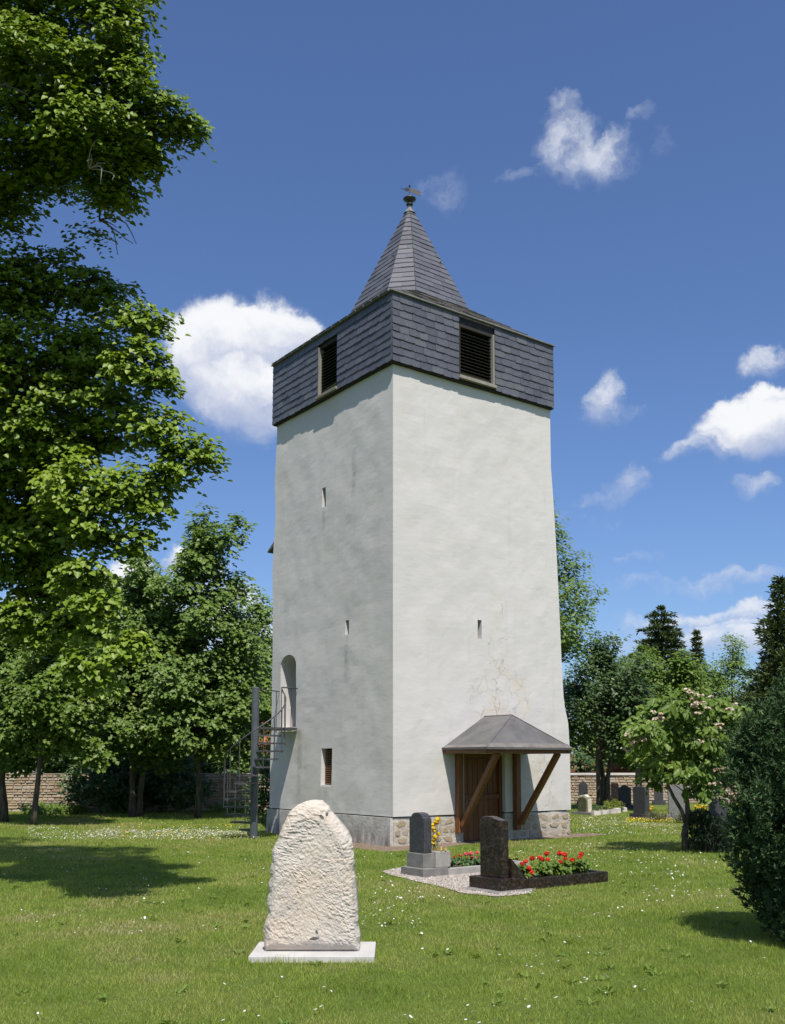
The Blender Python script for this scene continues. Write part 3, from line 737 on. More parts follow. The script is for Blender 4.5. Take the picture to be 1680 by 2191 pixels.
p1 = tzR(978, 1700)[0]; p2 = tzR(1101, 1700)[0]; zb1 = tzR(978, 1781)[1]; zb2 = tzR(1101, 1775)[1]
for (tp, zb) in ((p1, zb1), (p2, zb2)):
    m = MB(); m.box(PR(tp, (zb + zE - 0.11) / 2, 0.08), dR * 0.065, nR * 0.065, UP * ((zE - 0.11 - zb) / 2)); m.build('post', MT['brownwood'], roof, bevel=0.008)
    m = MB(); m.beam(PR(tp + 0.0, zb + 0.14, 0.18), PR(tp + (0.02 if tp < 2 else 0.10), zE - 0.10, PJ - 0.16), 0.11, 0.11, dR); m.build('brace', MT['brownwood'], roof, bevel=0.008)
    m = MB(); m.tube([PR(tp - 0.02, zb + 0.16, 0.13), PR(tp - 0.02, zb + 0.16, 0.16)], 0.014, 6); m.tube([PR(tp, 1.0, 0.14), PR(tp, 1.0, 0.155)], 0.012, 6); m.build('bolt', MT['steel'], roof)
# little slate hood on the hidden left-hand side, its edge peeping past the corner
zh = tzL(582, 1165)[1]; th_ = tL(zh)
m = MB(); q = PL(th_ + 0.02, zh, -0.03)
m.prism([q + dL * -0.02 + UP * 0.10, q + dL * 0.34 - UP * 0.12, q + dL * 0.34 - UP * 0.16, q + dL * -0.02 - UP * 0.02], -nL * 0.9); m.build('hood', MT['slate_skirt'], tower)

# ------------------------------------------------------------------ ground
def m_ground(B):
    P = B.obj; n = B.noise(P, 0.35, 5, 0.6); n2 = B.noise(P, 2.4, 6, 0.65); n3 = B.noise(P, 30, 5, 0.7)
    c = B.mix(B.ss(n, 0.35, 0.65), (0.115, 0.165, 0.030), (0.160, 0.205, 0.044))
    c = B.mix(B.m('MULTIPLY', B.ss(n2, 0.55, 0.75), 0.55), c, (0.22, 0.20, 0.085))
    c = B.mix(B.ss(n3, 0.35, 0.7), B.mix(0.45, c, (0.05, 0.07, 0.02)), c)
    setc(B, c); bump(B, n3, 0.9, 0.04)
MT['ground'] = mat('lawn_ground', m_ground, 0.95, 0.1)
GR = 900.0
solo('ground', np.array([(-GR, -GR, 0), (GR, -GR, 0), (GR, GR, 0), (-GR, GR, 0)], float), [(0, 1, 2, 3)], MT['ground'], (0, 0, 0), kind='structure')

def rag_patch(name, poly, z, material, rag=0.06, n_sub=10, seed=1):
    """flat sheet with a ragged outline"""
    pts = []; m = len(poly)
    for i in range(m):
        a, b = Vector(poly[i]), Vector(poly[(i + 1) % m])
        for k in range(n_sub): pts.append(a.lerp(b, k / n_sub))
    P = np.array([(p.x, p.y, 0) for p in pts]); d = (fbm(P, 3.0, 3, seed) - 0.5) * 2 * rag; d2 = (fbm(P, 3.0, 3, seed + 40) - 0.5) * 2 * rag
    V = [(p.x + a, p.y + b, z) for p, a, b in zip(pts, d, d2)]
    return solo(name, V, [tuple(range(len(V)))], material, (0, 0, 0), kind='structure')
MT['soil'] = simple('bare_soil', (0.17, 0.125, 0.095), (0.25, 0.19, 0.15), 5, 0.95, 0.1, 1.0, 25, 0.04)
def m_gravel(B):
    c0 = B.vor(B.obj, 42, 'F1', 'Color'); d = B.vor(B.obj, 42, 'F1', 'Distance'); s = B.sep(c0)
    c = ramp(B, s[0], [(0, (0.22, 0.185, 0.155)), (0.4, (0.31, 0.275, 0.24)), (0.7, (0.27, 0.245, 0.23)), (1, (0.41, 0.37, 0.34))])
    setc(B, B.mix(B.ss(d, 0.35, 0.6), c, (0.16, 0.13, 0.11))); bump(B, B.m('SUBTRACT', 1.0, d), 1.0, 0.02)
MT['gravel'] = mat('gravel', m_gravel, 0.9, 0.2)
def G(t, l, o=C0): p = o + dR * t + dL * l; return (p.x, p.y)       # tower axes on the ground
r5 = tR(0.2); l5 = tL(0.2)
soil = [G(-0.85, -0.85), G(0.3, -0.95), G(1.3, -0.55), G(r5 * 0.5, -0.34), G(r5, -0.48), G(r5 + 0.9, -0.35), G(r5 + 0.9, 0.3), G(r5 - 0.2, 0.4), G(0.4, 0.4), G(0.4, l5 + 0.1), G(-0.22, l5 - 0.6), G(-0.4, 1.2), G(-0.8, 0.4)]
rag_patch('soil_border', soil, 0.006, MT['soil'], 0.10, 10, 3)

# ------------------------------------------------------------------ graves beside the tower
def m_granite(name, c1, c2, c3, rough=0.25, sc=60):
    def fn(B):
        v = B.vor(B.obj, sc, 'F1', 'Color'); s = B.sep(v); n = B.noise(B.obj, 2.2, 6, 0.65); n2 = B.noise(B.obj, 7, 5, 0.6)
        c = ramp(B, s[0], [(0, c1), (0.6, c2), (1, c3)])
        c = B.mix(B.m('MULTIPLY', B.ss(n, 0.5, 0.75), 0.45), c, c3)
        setc(B, c); B.put(B.p.inputs['Roughness'], B.ss(n2, 0.2, 0.8, rough - 0.08, rough + 0.2))
        bump(B, B.noise(B.obj, 9, 5, 0.6), 0.12, 0.01)
    return mat(name, fn, rough, 0.5)
MT['granite_grey'] = m_granite('dark_grey_granite', (0.026, 0.027, 0.030), (0.042, 0.043, 0.048), (0.07, 0.07, 0.075), 0.42)
MT['granite_brown'] = m_granite('brown_granite', (0.009, 0.007, 0.006), (0.020, 0.013, 0.011), (0.058, 0.037, 0.031), 0.26, 34)
MT['granite_mid'] = m_granite('mid_grey_granite', (0.12, 0.12, 0.125), (0.16, 0.16, 0.165), (0.22, 0.22, 0.22), 0.55)
MT['concrete'] = simple('concrete', (0.15, 0.147, 0.14), (0.23, 0.225, 0.215), 5, 0.9, 0.2, 0.5, 50, 0.008)
MT['pale_concrete'] = simple('pale_concrete', (0.27, 0.26, 0.24), (0.36, 0.345, 0.32), 5, 0.9, 0.2, 0.4, 50, 0.008)

GA = gp(908, 1879)          # near corner of the grey grave
GB = gp(1071, 1911)         # near corner of the brown grave
def bx(mb, o, t0, t1, l0, l1, z0, z1):
    c = Vector((o.x, o.y, 0)) + dR * (t0 + t1) / 2 + dL * (l0 + l1) / 2 + UP * (z0 + z1) / 2
    return mb.box(c, dR * (t1 - t0) / 2, dL * (l1 - l0) / 2, UP * (z1 - z0) / 2)
# gravel round them
gr = [tuple(gp(x, y))[:2] for x, y in ((818, 1866), (842, 1875), (900, 1889), (950, 1900), (985, 1911), (1065, 1920), (1135, 1913), (1150, 1885), (1122, 1857), (1000, 1858), (900, 1860), (858, 1857))]
rag_patch('gravel_path', gr, 0.009, MT['gravel'], 0.07, 10, 8)
# scattered real pebbles on the gravel
def in_poly(P, poly):
    x, y = P[:, 0], P[:, 1]; ins = np.zeros(len(P), bool); j = len(poly) - 1
    for i in range(len(poly)):
        xi, yi = poly[i][:2]; xj, yj = poly[j][:2]
        c = ((yi > y) != (yj > y)) & (x < (xj - xi) * (y - yi) / (yj - yi + 1e-12) + xi); ins ^= c; j = i
    return ins
def scatter_in(poly, n):
    a = np.array(poly)[:, :2]; lo, hi = a.min(0), a.max(0)
    P = RNG.uniform(lo, hi, (n, 2)); return P[in_poly(P, poly)]
P = scatter_in(gr, 16000); n = len(P)
oc = np.array([(1, 0, 0), (0, 1, 0), (-1, 0, 0), (0, -1, 0), (0, 0, 1)], float)
sz = RNG.uniform(0.007, 0.016, (n, 1, 1)); an = RNG.uniform(0, 6.28, n); ca, sa = np.cos(an), np.sin(an)
base = np.repeat(oc[None], n, 0) * sz * np.stack([RNG.uniform(0.7, 1.4, n), RNG.uniform(0.7, 1.2, n), RNG.uniform(0.5, 1.0, n)], 1)[:, None]
Vx = base.copy(); Vx[:, :, 0] = base[:, :, 0] * ca[:, None] - base[:, :, 1] * sa[:, None]; Vx[:, :, 1] = base[:, :, 0] * sa[:, None] + base[:, :, 1] * ca[:, None]
Vx[:, :, 0] += P[:, 0:1]; Vx[:, :, 1] += P[:, 1:2]; Vx[:, :, 2] += 0.011
Fx = (np.array([(0, 1, 4), (1, 2, 4), (2, 3, 4), (3, 0, 4)])[None] + (np.arange(n) * 5)[:, None, None]).reshape(-1, 3)
def m_peb(B):
    setc(B, ramp(B, attr_rnd(B), [(0, (0.21, 0.175, 0.145)), (0.3, (0.33, 0.285, 0.25)), (0.6, (0.28, 0.26, 0.245)), (0.85, (0.42, 0.385, 0.35)), (1, (0.54, 0.51, 0.48))]))
MT['pebble'] = mat('pebble', m_peb, 0.85, 0.25)
solo('gravel', Vx.reshape(-1, 3), Fx, MT['pebble'], (0, 0, 0), 'fine beige gravel between the two kerbed graves', 'gravel', kind='stuff', attr=np.repeat(RNG.random(n), 5))

gA = thing('gravestone', GA, 'grey round-topped headstone on concrete base beside a kerbed bed of pink begonias', 'gravestone')
m = MB(); bx(m, GA, -0.02, 0.46, 0.0, 0.55, -0.03, 0.13); m.build('base', MT['concrete'], gA, bevel=0.008)
m = MB(); bx(m, GA, 0.06, 0.28, 0.10, 0.50, 0.131, 0.34); m.build('plinth', MT['concrete'], gA, bevel=0.008)
def head_prof(w, h, shoulder, kind):
    if kind == 'arch': top = [(w * x, h * z) for x, z in ((-0.5, 0.80), (-0.49, 0.86), (-0.40, 0.88), (-0.36, 0.93), (-0.25, 0.975), (-0.1, 0.997), (0.05, 1.0), (0.2, 0.985), (0.33, 0.945), (0.38, 0.89), (0.48, 0.87), (0.5, 0.80))]
    elif kind == 'wave': top = [(w * x, h * z) for x, z in ((-0.5, 0.94), (-0.3, 0.955), (0.0, 0.995), (0.2, 1.0), (0.38, 0.985), (0.46, 0.95), (0.5, 0.90))]
    elif kind == 'round': top = [(w * math.cos(a) * -0.5, h * (0.84 + 0.16 * math.sin(a))) for a in np.linspace(0, math.pi, 13)]
    elif kind == 'shoulder': top = [(w * x, h * z) for x, z in ((-0.5, 0.82), (-0.42, 0.84), (-0.2, 0.93), (0.0, 1.0), (0.2, 0.93), (0.42, 0.84), (0.5, 0.82))]
    else: top = [(w * x, h * z) for x, z in ((-0.5, 0.93), (-0.45, 0.985), (-0.35, 1.0), (0.35, 1.0), (0.45, 0.985), (0.5, 0.93))]
    return [(w * 0.5, 0.0)] + [(-w * 0.5, 0.0)] + top
def slab(mb, o, t0, l0, w, h, th, z0, kind, dw=None, dt=None):
    """headstone slab: width along dw (default dL), thickness along dt (default dR)"""
    dw = dw or dL; dt = dt or dR
    c = Vector((o.x, o.y, 0)) + dR * t0 + dL * l0
    return mb.prism([c + dw * x + UP * (z0 + z) for x, z in head_prof(w, h, 0, kind)], dt * th)
m = MB(); slab(m, GA, 0.09, 0.30, 0.36, 0.60, 0.15, 0.341, 'arch'); m.build('headstone', MT['granite_grey'], gA, bevel=0.01)
m = MB(); bx(m, GA, 0.24, 0.52, 0.02, 0.21, 0.131, 0.37); m.build('planter', MT['pale_concrete'], gA, bevel=0.01)
m = MB(); bx(m, GA, 0.462, 2.05, 0.0, 0.10, -0.03, 0.11); bx(m, GA, 0.462, 2.05, 0.72, 0.80, -0.03, 0.11); bx(m, GA, 2.052, 2.14, 0.0, 0.80, -0.03, 0.11); m.build('kerb', MT['pale_concrete'], gA, bevel=0.008)
m = MB(); bx(m, GA, 0.47, 2.05, 0.101, 0.719, -0.02, 0.075); m.build('bed_soil', MT['soil'], gA)
gB = thing('gravestone', GB, 'tall polished dark brown granite headstone with kerbed bed of red geraniums', 'gravestone')
m = MB(); bx(m, GB, 0.0, 0.36, 0.0, 0.62, -0.03, 0.17); m.build('base', MT['granite_brown'], gB, bevel=0.006)
m = MB(); slab(m, GB, 0.11, 0.31, 0.42, 0.80, 0.14, 0.171, 'wave'); m.build('headstone', MT['granite_brown'], gB, bevel=0.012)
m = MB(); c = Vector((GB.x, GB.y, 0)) + dR * 0.262 + dL * 0.06
m.prism([c + UP * 0.171, c + dR * 0.30 + UP * 0.10, c + dR * 0.30 + UP * 0.13, c + UP * 0.42], dL * 0.07); m.build('strut', MT['granite_brown'], gB, bevel=0.004)
for (a, b, l0, l1) in ((0.361, 1.98, 0.0, 0.09), (0.361, 1.98, 0.60, 0.69), (1.981, 2.07, 0.0, 0.69)):
    m = MB(); bx(m, GB, a, b, l0, l1, -0.03, 0.145); m.build('kerb', MT['granite_brown'], gB, bevel=0.005)
m = MB(); bx(m, GB, 0.365, 1.98, 0.091, 0.599, -0.02, 0.11); m.build('bed_soil', MT['soil'], gB)
m = MB(); bx(m, GB, -0.16, 0.55, -0.10, 0.62, -0.02, 0.022)
o = m.build('paving_slab', MT['concrete'], gB, bevel=0.006)

# ------------------------------------------------------------------ leaves
def leafmat(name, cols, trans=0.35, rough=0.45, spec=0.35, tint=(1.25, 1.25, 0.45)):
    def fn(B):
        r = attr_rnd(B); n = B.noise(B.obj, 1.1, 3, 0.5)
        f = B.m('ADD', B.m('MULTIPLY', r, 0.75), B.m('MULTIPLY', B.ss(n, 0.35, 0.65), 0.25))
        c = ramp(B, f, cols); setc(B, c)
        t = B.new('ShaderNodeBsdfTranslucent'); B.put(t.inputs[0], B.mix(1.0, c, tint, 'MULTIPLY'))
        mx = B.new('ShaderNodeMixShader'); mx.inputs[0].default_value = trans
        B.l.new(B.p.outputs[0], mx.inputs[1]); B.l.new(t.outputs[0], mx.inputs[2]); B.l.new(mx.outputs[0], B.out.inputs[0])
    return mat(name, fn, rough, spec)
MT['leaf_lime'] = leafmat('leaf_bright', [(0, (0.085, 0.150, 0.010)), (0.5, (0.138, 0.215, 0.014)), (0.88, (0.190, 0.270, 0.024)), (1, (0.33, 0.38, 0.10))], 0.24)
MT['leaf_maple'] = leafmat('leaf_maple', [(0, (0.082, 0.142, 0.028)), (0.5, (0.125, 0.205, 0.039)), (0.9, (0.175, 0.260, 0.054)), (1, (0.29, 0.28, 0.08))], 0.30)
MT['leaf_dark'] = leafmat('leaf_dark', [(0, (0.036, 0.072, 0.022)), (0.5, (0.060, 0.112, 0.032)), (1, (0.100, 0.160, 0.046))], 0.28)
MT['leaf_fresh'] = leafmat('leaf_fresh', [(0, (0.075, 0.135, 0.018)), (0.5, (0.115, 0.190, 0.026)), (1, (0.175, 0.250, 0.040))], 0.36)
MT['leaf_yellow'] = leafmat('leaf_yellowish', [(0, (0.10, 0.13, 0.018)), (0.5, (0.16, 0.20, 0.026)), (1, (0.25, 0.28, 0.05))], 0.3)
MT['needle'] = leafmat('needle_green', [(0, (0.042, 0.072, 0.026)), (0.5, (0.072, 0.108, 0.038)), (1, (0.125, 0.150, 0.056))], 0.12)
MT['yew'] = leafmat('yew_green', [(0, (0.022, 0.046, 0.019)), (0.5, (0.044, 0.086, 0.034)), (1, (0.085, 0.140, 0.055))], 0.12, 0.6, 0.15)
MT['hedge'] = leafmat('hedge_green', [(0, (0.010, 0.024, 0.012)), (1, (0.030, 0.055, 0.024))], 0.1, 0.6)
MT['brownshrub'] = leafmat('brownish_shrub', [(0, (0.055, 0.060, 0.020)), (0.6, (0.09, 0.09, 0.028)), (1, (0.16, 0.12, 0.04))], 0.2)
def m_bark(B):
    n = B.noise(B.v('MULTIPLY', B.obj, (6, 6, 1.2)), 2.0, 6, 0.65); k = B.noise(B.obj, 1.5, 4)
    c = B.mix(B.ss(n, 0.35, 0.65), (0.055, 0.045, 0.034), (0.13, 0.115, 0.09)); c = B.mix(B.m('MULTIPLY', B.ss(k, 0.5, 0.7), 0.5), c, (0.10, 0.12, 0.05))
    setc(B, c); bump(B, n, 0.8, 0.03)
MT['bark'] = mat('bark', m_bark, 0.9, 0.15)

def unit(a): return a / (np.linalg.norm(a, axis=1, keepdims=True) + 1e-9)
def leaf_mesh(P, axis, nrm, L, Wd, shape='rhomb', fold=0.18):
    """P leaf base points, axis along the leaf, nrm leaf normal; returns V, F"""
    n = len(P); axis = unit(axis); side = unit(np.cross(nrm, axis)); nr = np.cross(axis, side)
    L = L[:, None]; Wd = Wd[:, None]
    if shape == 'rhomb':
        V = np.stack([P, P + axis * L * 0.45 + side * Wd * 0.5 + nr * fold * Wd, P + axis * L, P + axis * L * 0.45 - side * Wd * 0.5 + nr * fold * Wd], 1)
        F = np.array([(0, 1, 2), (0, 2, 3)]); k = 4
    elif shape == 'broad':
        V = np.stack([P, P + axis * L * 0.22 + side * Wd * 0.5 + nr * fold * Wd, P + axis * L * 0.62 + side * Wd * 0.42 + nr * fold * 0.8 * Wd, P + axis * L - nr * 0.12 * L,
                      P + axis * L * 0.62 - side * Wd * 0.42 + nr * fold * 0.8 * Wd, P + axis * L * 0.22 - side * Wd * 0.5 + nr * fold * Wd], 1)
        F = np.array([(0, 1, 2), (0, 2, 3), (0, 3, 4), (0, 4, 5)]); k = 6
    elif shape == 'maple':
        V = np.stack([P, P + axis * L * 0.15 + side * Wd * 0.55, P + axis * L * 0.42 + side * Wd * 0.22 + nr * fold * Wd * 0.4, P + axis * L * 0.68 + side * Wd * 0.5 + nr * fold * Wd * 0.6,
                      P + axis * L - nr * 0.15 * L, P + axis * L * 0.68 - side * Wd * 0.5 + nr * fold * Wd * 0.6, P + axis * L * 0.42 - side * Wd * 0.22 + nr * fold * Wd * 0.4, P + axis * L * 0.15 - side * Wd * 0.55], 1)
        F = np.array([(0, 1, 2), (0, 2, 3), (0, 3, 4), (0, 4, 5), (0, 5, 6), (0, 6, 7)]); k = 8
    else:
        V = np.stack([P - side * Wd * 0.5, P + side * Wd * 0.5, P + axis * L], 1); F = np.array([(0, 1, 2)]); k = 3
    F = (F[None] + (np.arange(n) * k)[:, None, None]).reshape(-1, 3)
    return V.reshape(-1, 3), F, k

def lobe_leaves(lobes, dens, leaf, rg, flat=0.4, clump=0.22, shape='broad', aspect=0.8, per=16, upw=1.0, droop=0.35, shell=0.45):
    """lobes (cx,cy,cz,rx,ry,rz): leaves gathered in small flat sprays through each lobe's volume, mostly near its surface"""
    SP, SO = [], []
    for lb_ in lobes:
        (cx, cy, cz, rx, ry, rz), dm = lb_[:6], (lb_[6] if len(lb_) > 6 else 1.0)
        k = max(3, int(dm * dens * (rx * ry + rx * rz + ry * rz) / 3 / (clump * clump)))
        d = unit(rg.normal(size=(k, 3))); r = (shell + (1 - shell) * rg.random(k) ** 0.6) * (0.86 + 0.24 * rg.random(k))
        nz = 0.75 + 0.5 * vnoise(d * 2.1 + cx * 3.7 + cz * 1.9, 5)
        SP.append(np.array((cx, cy, cz)) + d * (r * nz)[:, None] * np.array((rx, ry, rz))); SO.append(d)
    SP = np.concatenate(SP); SO = np.concatenate(SO); k = len(SP)
    cl = clump * (0.6 + 0.8 * rg.random(k))
    idx = np.repeat(np.arange(k), per); n = len(idx)
    off = np.clip(rg.normal(size=(n, 3)), -1.7, 1.7) * np.array((1, 1, flat)) * cl[idx][:, None] * 0.62
    P = SP[idx] + off
    P[:, 2] -= (off[:, 0] ** 2 + off[:, 1] ** 2) / (cl[idx] + 0.05) * 0.35
    nrm = unit(np.array((0, 0, upw)) + SO[idx] * 0.30 + np.array((0.12, -0.55, 0)) + rg.normal(size=(n, 3)) * 0.30)
    ax = unit(off * np.array((1, 1, 0.3)) + rg.normal(size=(n, 3)) * 0.25 * cl[idx][:, None] + SO[idx] * 0.1 - np.array((0, 0, droop)) * cl[idx][:, None])
    ax = unit(ax - nrm * np.sum(ax * nrm, 1, keepdims=True))
    L = leaf * (0.65 + 0.7 * rg.random(n)); 
    V, F, kk = leaf_mesh(P - ax * L[:, None] * 0.4, ax, nrm, L, L * aspect, shape)
    tone = np.repeat(np.clip(0.5 * rg.random(k)[idx] + 0.5 * rg.random(n), 0, 1), kk)
    return V, F, tone, SP

def limb(mb, a, b, r0, r1, rg, sag=0.06, n=6, sides=6):
    a, b = np.array(a, float), np.array(b, float); L = np.linalg.norm(b - a); pts = []
    off = rg.normal(size=3) * sag * L
    for i in range(n + 1):
        t = i / n; p = a + (b - a) * t + off * math.sin(math.pi * t) + np.array((0, 0, 1)) * (0.10 * L * math.sin(math.pi * t)) + (rg.normal(size=3) * 0.012 * L if 0 < i < n else 0)
        pts.append(p)
    mb.tube(pts, [r0 + (r1 - r0) * i / n for i in range(n + 1)], sides); return pts

def tree(name, label, base, lobes, trunk_r, split_z, leaf, lmat, seed, dens=1.0, shape='broad', aspect=0.8, clump=0.22, per=16, flat=0.4, group=None, trunks=None, cat='tree', twigs=2, top=None, upw=1.0, droop=0.35, shell=0.45, every=0):
    rg = np.random.default_rng(seed); b = Vector(base)
    o = thing(name, b, label, cat, group)
    V, F, tone, SP = lobe_leaves(lobes, dens, leaf, rg, flat, clump, shape, aspect, per, upw, droop, shell)
    part('crown', V, F, MT[lmat], o, attr=tone, kind='stuff')
    mb = MB(); lob = sorted(lobes, key=lambda q: q[2])
    zt = max(q[2] for q in lobes); tx = np.mean([q[0] for q in lobes]); ty = np.mean([q[1] for q in lobes])
    heads = trunks or [((b.x, b.y), (b.x + (tx - b.x) * 0.55, b.y + (ty - b.y) * 0.55))]
    spines = []
    for (f, h) in heads:
        n = 10; pts = []; rad = []
        for i in range(n + 1):
            t = i / n; zz = -0.1 + (zt + 0.1) * t
            w = rg.normal(size=2) * 0.03 * min(1, t * 4)
            pts.append((f[0] + (h[0] - f[0]) * t ** 1.1 + w[0], f[1] + (h[1] - f[1]) * t ** 1.1 + w[1], zz))
            fl = 1.0 + 0.55 * max(0, 1 - zz / 0.35) if zz < 0.35 else 1.0
            rad.append(trunk_r * fl * (1 - 0.88 * t) if t > 0 else trunk_r * 1.5)
        mb.tube(pts, rad, 9); spines.append(np.array(pts))
    for i, q in enumerate(lobes):
        if i < every: continue
        sp = spines[i % len(spines)]; zs = max(split_z, min(q[2] - 0.25 * abs(q[0] - b.x) - 0.3, zt * 0.9))
        s = [np.interp(zs, sp[:, 2], sp[:, j]) for j in (0, 1)] + [zs]
        r0 = min(0.035, max(0.012, trunk_r * 0.30 * (1 - 0.7 * zs / zt))); pts = limb(mb, s, q[:3], r0, r0 * 0.35, rg)
        for _ in range(twigs):
            d = rg.normal(size=3); d /= np.linalg.norm(d); e = np.array(q[:3]) + d * np.array(q[3:6]) * 0.9
            limb(mb, pts[rg.integers(3, 6)], e, r0 * 0.35, 0.005, rg, n=4, sides=4)
    mb.build('trunk', MT['bark'], o, smooth=True)
    return o

def auto_lobes(c, zb, zt, rad, n, seed, rmin=0.28, rmax=0.46, taper=0.6, shoots=0):
    """lobes filling an ovoid crown between heights zb and zt"""
    rg = np.random.default_rng(seed); out = []
    for i in range(n):
        u = (i + rg.random()) / n; z = zb + (zt - zb) * u
        env = rad * (math.sin(math.pi * min(1, 0.22 + 0.78 * u) ** 1.0) ** 0.65 if u > 0.02 else 0.6)
        env *= 1.0 - (1 - taper) * u * 0.6
        a = i * 2.39996 + rg.uniform(-0.5, 0.5); rr_ = env * rg.uniform(0.35, 0.85)
        s = rad * rg.uniform(rmin, rmax) * (1.05 - 0.45 * u)
        out.append((c[0] + rr_ * math.cos(a), c[1] + rr_ * math.sin(a), z, s * 1.1, s * 1.1, s * 0.85))
    for i in range(shoots):
        a = rg.uniform(0, 6.28); r_ = rad * rg.uniform(0.0, 0.5); s = rad * 0.13
        out.append((c[0] + r_ * math.cos(a), c[1] + r_ * math.sin(a), zt + rg.uniform(-0.05, 0.14) * (zt - zb), s, s, s * 2.2))
    return out

# ------------------------------------------------------------------ big tree on the left
LB = [(60, 50, 90, 11.2), (200, 50, 85, 11.2), (262, 110, 52, 11.0), (285, 30, 30, 11.0), (100, 170, 95, 10.8), (225, 190, 85, 11.0), (315, 225, 55, 11.0), (375, 255, 38, 11.1), (405, 272, 24, 11.2), (285, 300, 62, 11.0), (180, 290, 85, 10.8), (50, 290, 95, 11.2), (230, 375, 55, 11.2),
      (120, 350, 60, 11.4), (25, 400, 55, 11.6), (10, 465, 32, 11.8), (235, 425, 34, 11.3), (200, 500, 16, 11.5),
      (30, 610, 85, 13.0), (120, 590, 70, 13.0), (205, 630, 62, 12.8), (290, 680, 46, 12.2), (335, 690, 22, 12.2), (70, 740, 110, 13.0), (190, 770, 95, 12.8), (300, 780, 58, 12.4), (345, 815, 32, 12.2), (90, 890, 115, 13.0), (235, 890, 90, 12.8), (335, 905, 52, 12.3), (400, 965, 42, 12.2), (432, 985, 22, 12.2), (370, 1000, 45, 12.3),
      (50, 1040, 105, 13.0), (170, 1040, 85, 12.8), (285, 1040, 58, 12.5), (320, 1095, 36, 12.5), (300, 1150, 26, 12.5), (285, 1175, 14, 12.5), (90, 1150, 90, 13.0), (195, 1130, 50, 12.8), (50, 1240, 55, 13.0), (185, 1225, 48, 12.9), (210, 1290, 36, 12.8), (120, 1230, 55, 13.2),
      (265, 1385, 34, 12.6), (215, 1350, 34, 12.8), (190, 1420, 40, 12.9), (285, 1370, 22, 12.4), (120, 1360, 44, 13.2), (210, 1470, 20, 12.9), (10, 1170, 75, 13.2), (60, 1320, 60, 13.2), (140, 1300, 50, 13.0), (0, 1090, 85, 12.6), (110, 1110, 70, 12.4), (30, 950, 90, 12.4), (0, 820, 90, 12.4), (140, 980, 70, 12.3)]
lobes = []
for (x, y, r, Y) in LB:
    dm = 1.0; dp = 1.35
    if y < 480: dp = 1.9                                    # upper bough, deep from front to back
    elif x < 262 and y < 990: Y = 12.25; dm = 0.8           # shaded heart of the crown
    elif x >= 262: Y = 11.45                                # tips reaching into the sun
    else: Y, dm = (11.5, 1.0) if x > 150 else (13.0, 0.8)
    p = at(x, y, Y); s = r * Y / 2137.0; lobes.append((p.x, p.y, p.z, s * 1.02, s * dp, s * 0.92, dm))
rgb = np.random.default_rng(3)
for i in range(34):           # the rest of the crown, outside the picture to the left and above
    a = rgb.uniform(0, 6.28); u = rgb.random(); z = 4.2 + 10.5 * u
    rr_ = (1.2 + 2.6 * math.sin(math.pi * (0.15 + 0.8 * u))) * rgb.uniform(0.3, 1.0)
    x, y = -8.3 + rr_ * math.cos(a), 12.6 + rr_ * math.sin(a)
    s = rgb.uniform(0.7, 1.1)
    if x + s > -4.9 and z < 11.5: x = -4.9 - s
    if y - s < 10.0 and z < 7: continue
    lobes.append((x, y, z, s, s, s * 0.8, 0.22))
for (x, y, z) in ((-3.6, 11.0, 11.4), (-4.6, 11.4, 12.0), (-5.6, 11.0, 12.6), (-4.0, 12.2, 12.4), (-6.2, 12.2, 13.2), (-5.2, 13.0, 11.8)): lobes.append((x, y, z, 0.8, 0.9, 0.65, 0.35))
tree('broadleaf_tree', 'huge leafy tree reaching in from the left edge in front of the tower', (-7.6, 12.6, 0), lobes, 0.42, 2.4, 0.068, 'leaf_lime', 21, dens=9.0, shape='broad', aspect=0.95, clump=0.19, per=40, flat=0.30, twigs=1, shell=0.42, every=len(LB))
# bare dead twigs hanging from it
mb = MB(); rg = np.random.default_rng(2); a = at(213, 470, 11.5)
for e in ((250, 487), (285, 521), (252, 545), (292, 522)):
    q = at(e[0], e[1], 11.5); limb(mb, a, q, 0.012, 0.004, rg, 0.10, 5, 5)
limb(mb, at(207, 400, 11.5), a, 0.016, 0.012, rg, 0.05, 4, 5)
bt = bpy.data.objects['broadleaf_tree']; mb.build('dead_twig', MT['bark'], bt, smooth=True)
for (x0, y0, pts) in ((190, 360, ((205, 300), (195, 330), (225, 350), (240, 385), (215, 395), (185, 345))), (5, 210, ((10, 150), (20, 185), (60, 205), (35, 190), (2, 180)))):
    mb = MB()
    for e in pts: limb(mb, at(x0, y0, 10.55), at(e[0], e[1], 10.35), 0.010, 0.003, rg, 0.15, 5, 5)
    mb.build('dead_twig', MT['greywood'], bt, smooth=True)

# ------------------------------------------------------------------ trees behind
BGD = 9.2; WID = 1.25
def bgtree(name, label, bx_, by_, Y, top, bot, cx, wid, seed, lmat, leaf=0.15, n=16, dens=1.0, shoots=3, shape='broad', trunk_r=0.10, clump=0.30, per=14, flat=0.45, depth=1.0, trunks=None, aspect=0.75, split=None, group=None, taper=0.6):
    b = at(bx_, 1700, Y); b.z = 0
    zt = at(cx, top, Y).z; zb = max(0.15, at(cx, bot, Y).z); c = at(cx, 1500, Y); rad = wid * WID * Y / 2137.0 / 2
    lb = auto_lobes((c.x, c.y), zb + rad * 0.25, zt - rad * 0.25, rad, n, seed, shoots=shoots, taper=taper)
    if trunks: trunks = [((at(x, 1700, Y).x, Y + dy), (at(x2, 1700, Y).x, Y + dy)) for x, x2, dy in trunks]
    return tree(name, label, b, lb, trunk_r, split or max(0.3, zb + 0.1), leaf, lmat, seed, dens * BGD, shape if Y < 33 else 'rhomb', aspect, clump, per, flat, group, trunks)
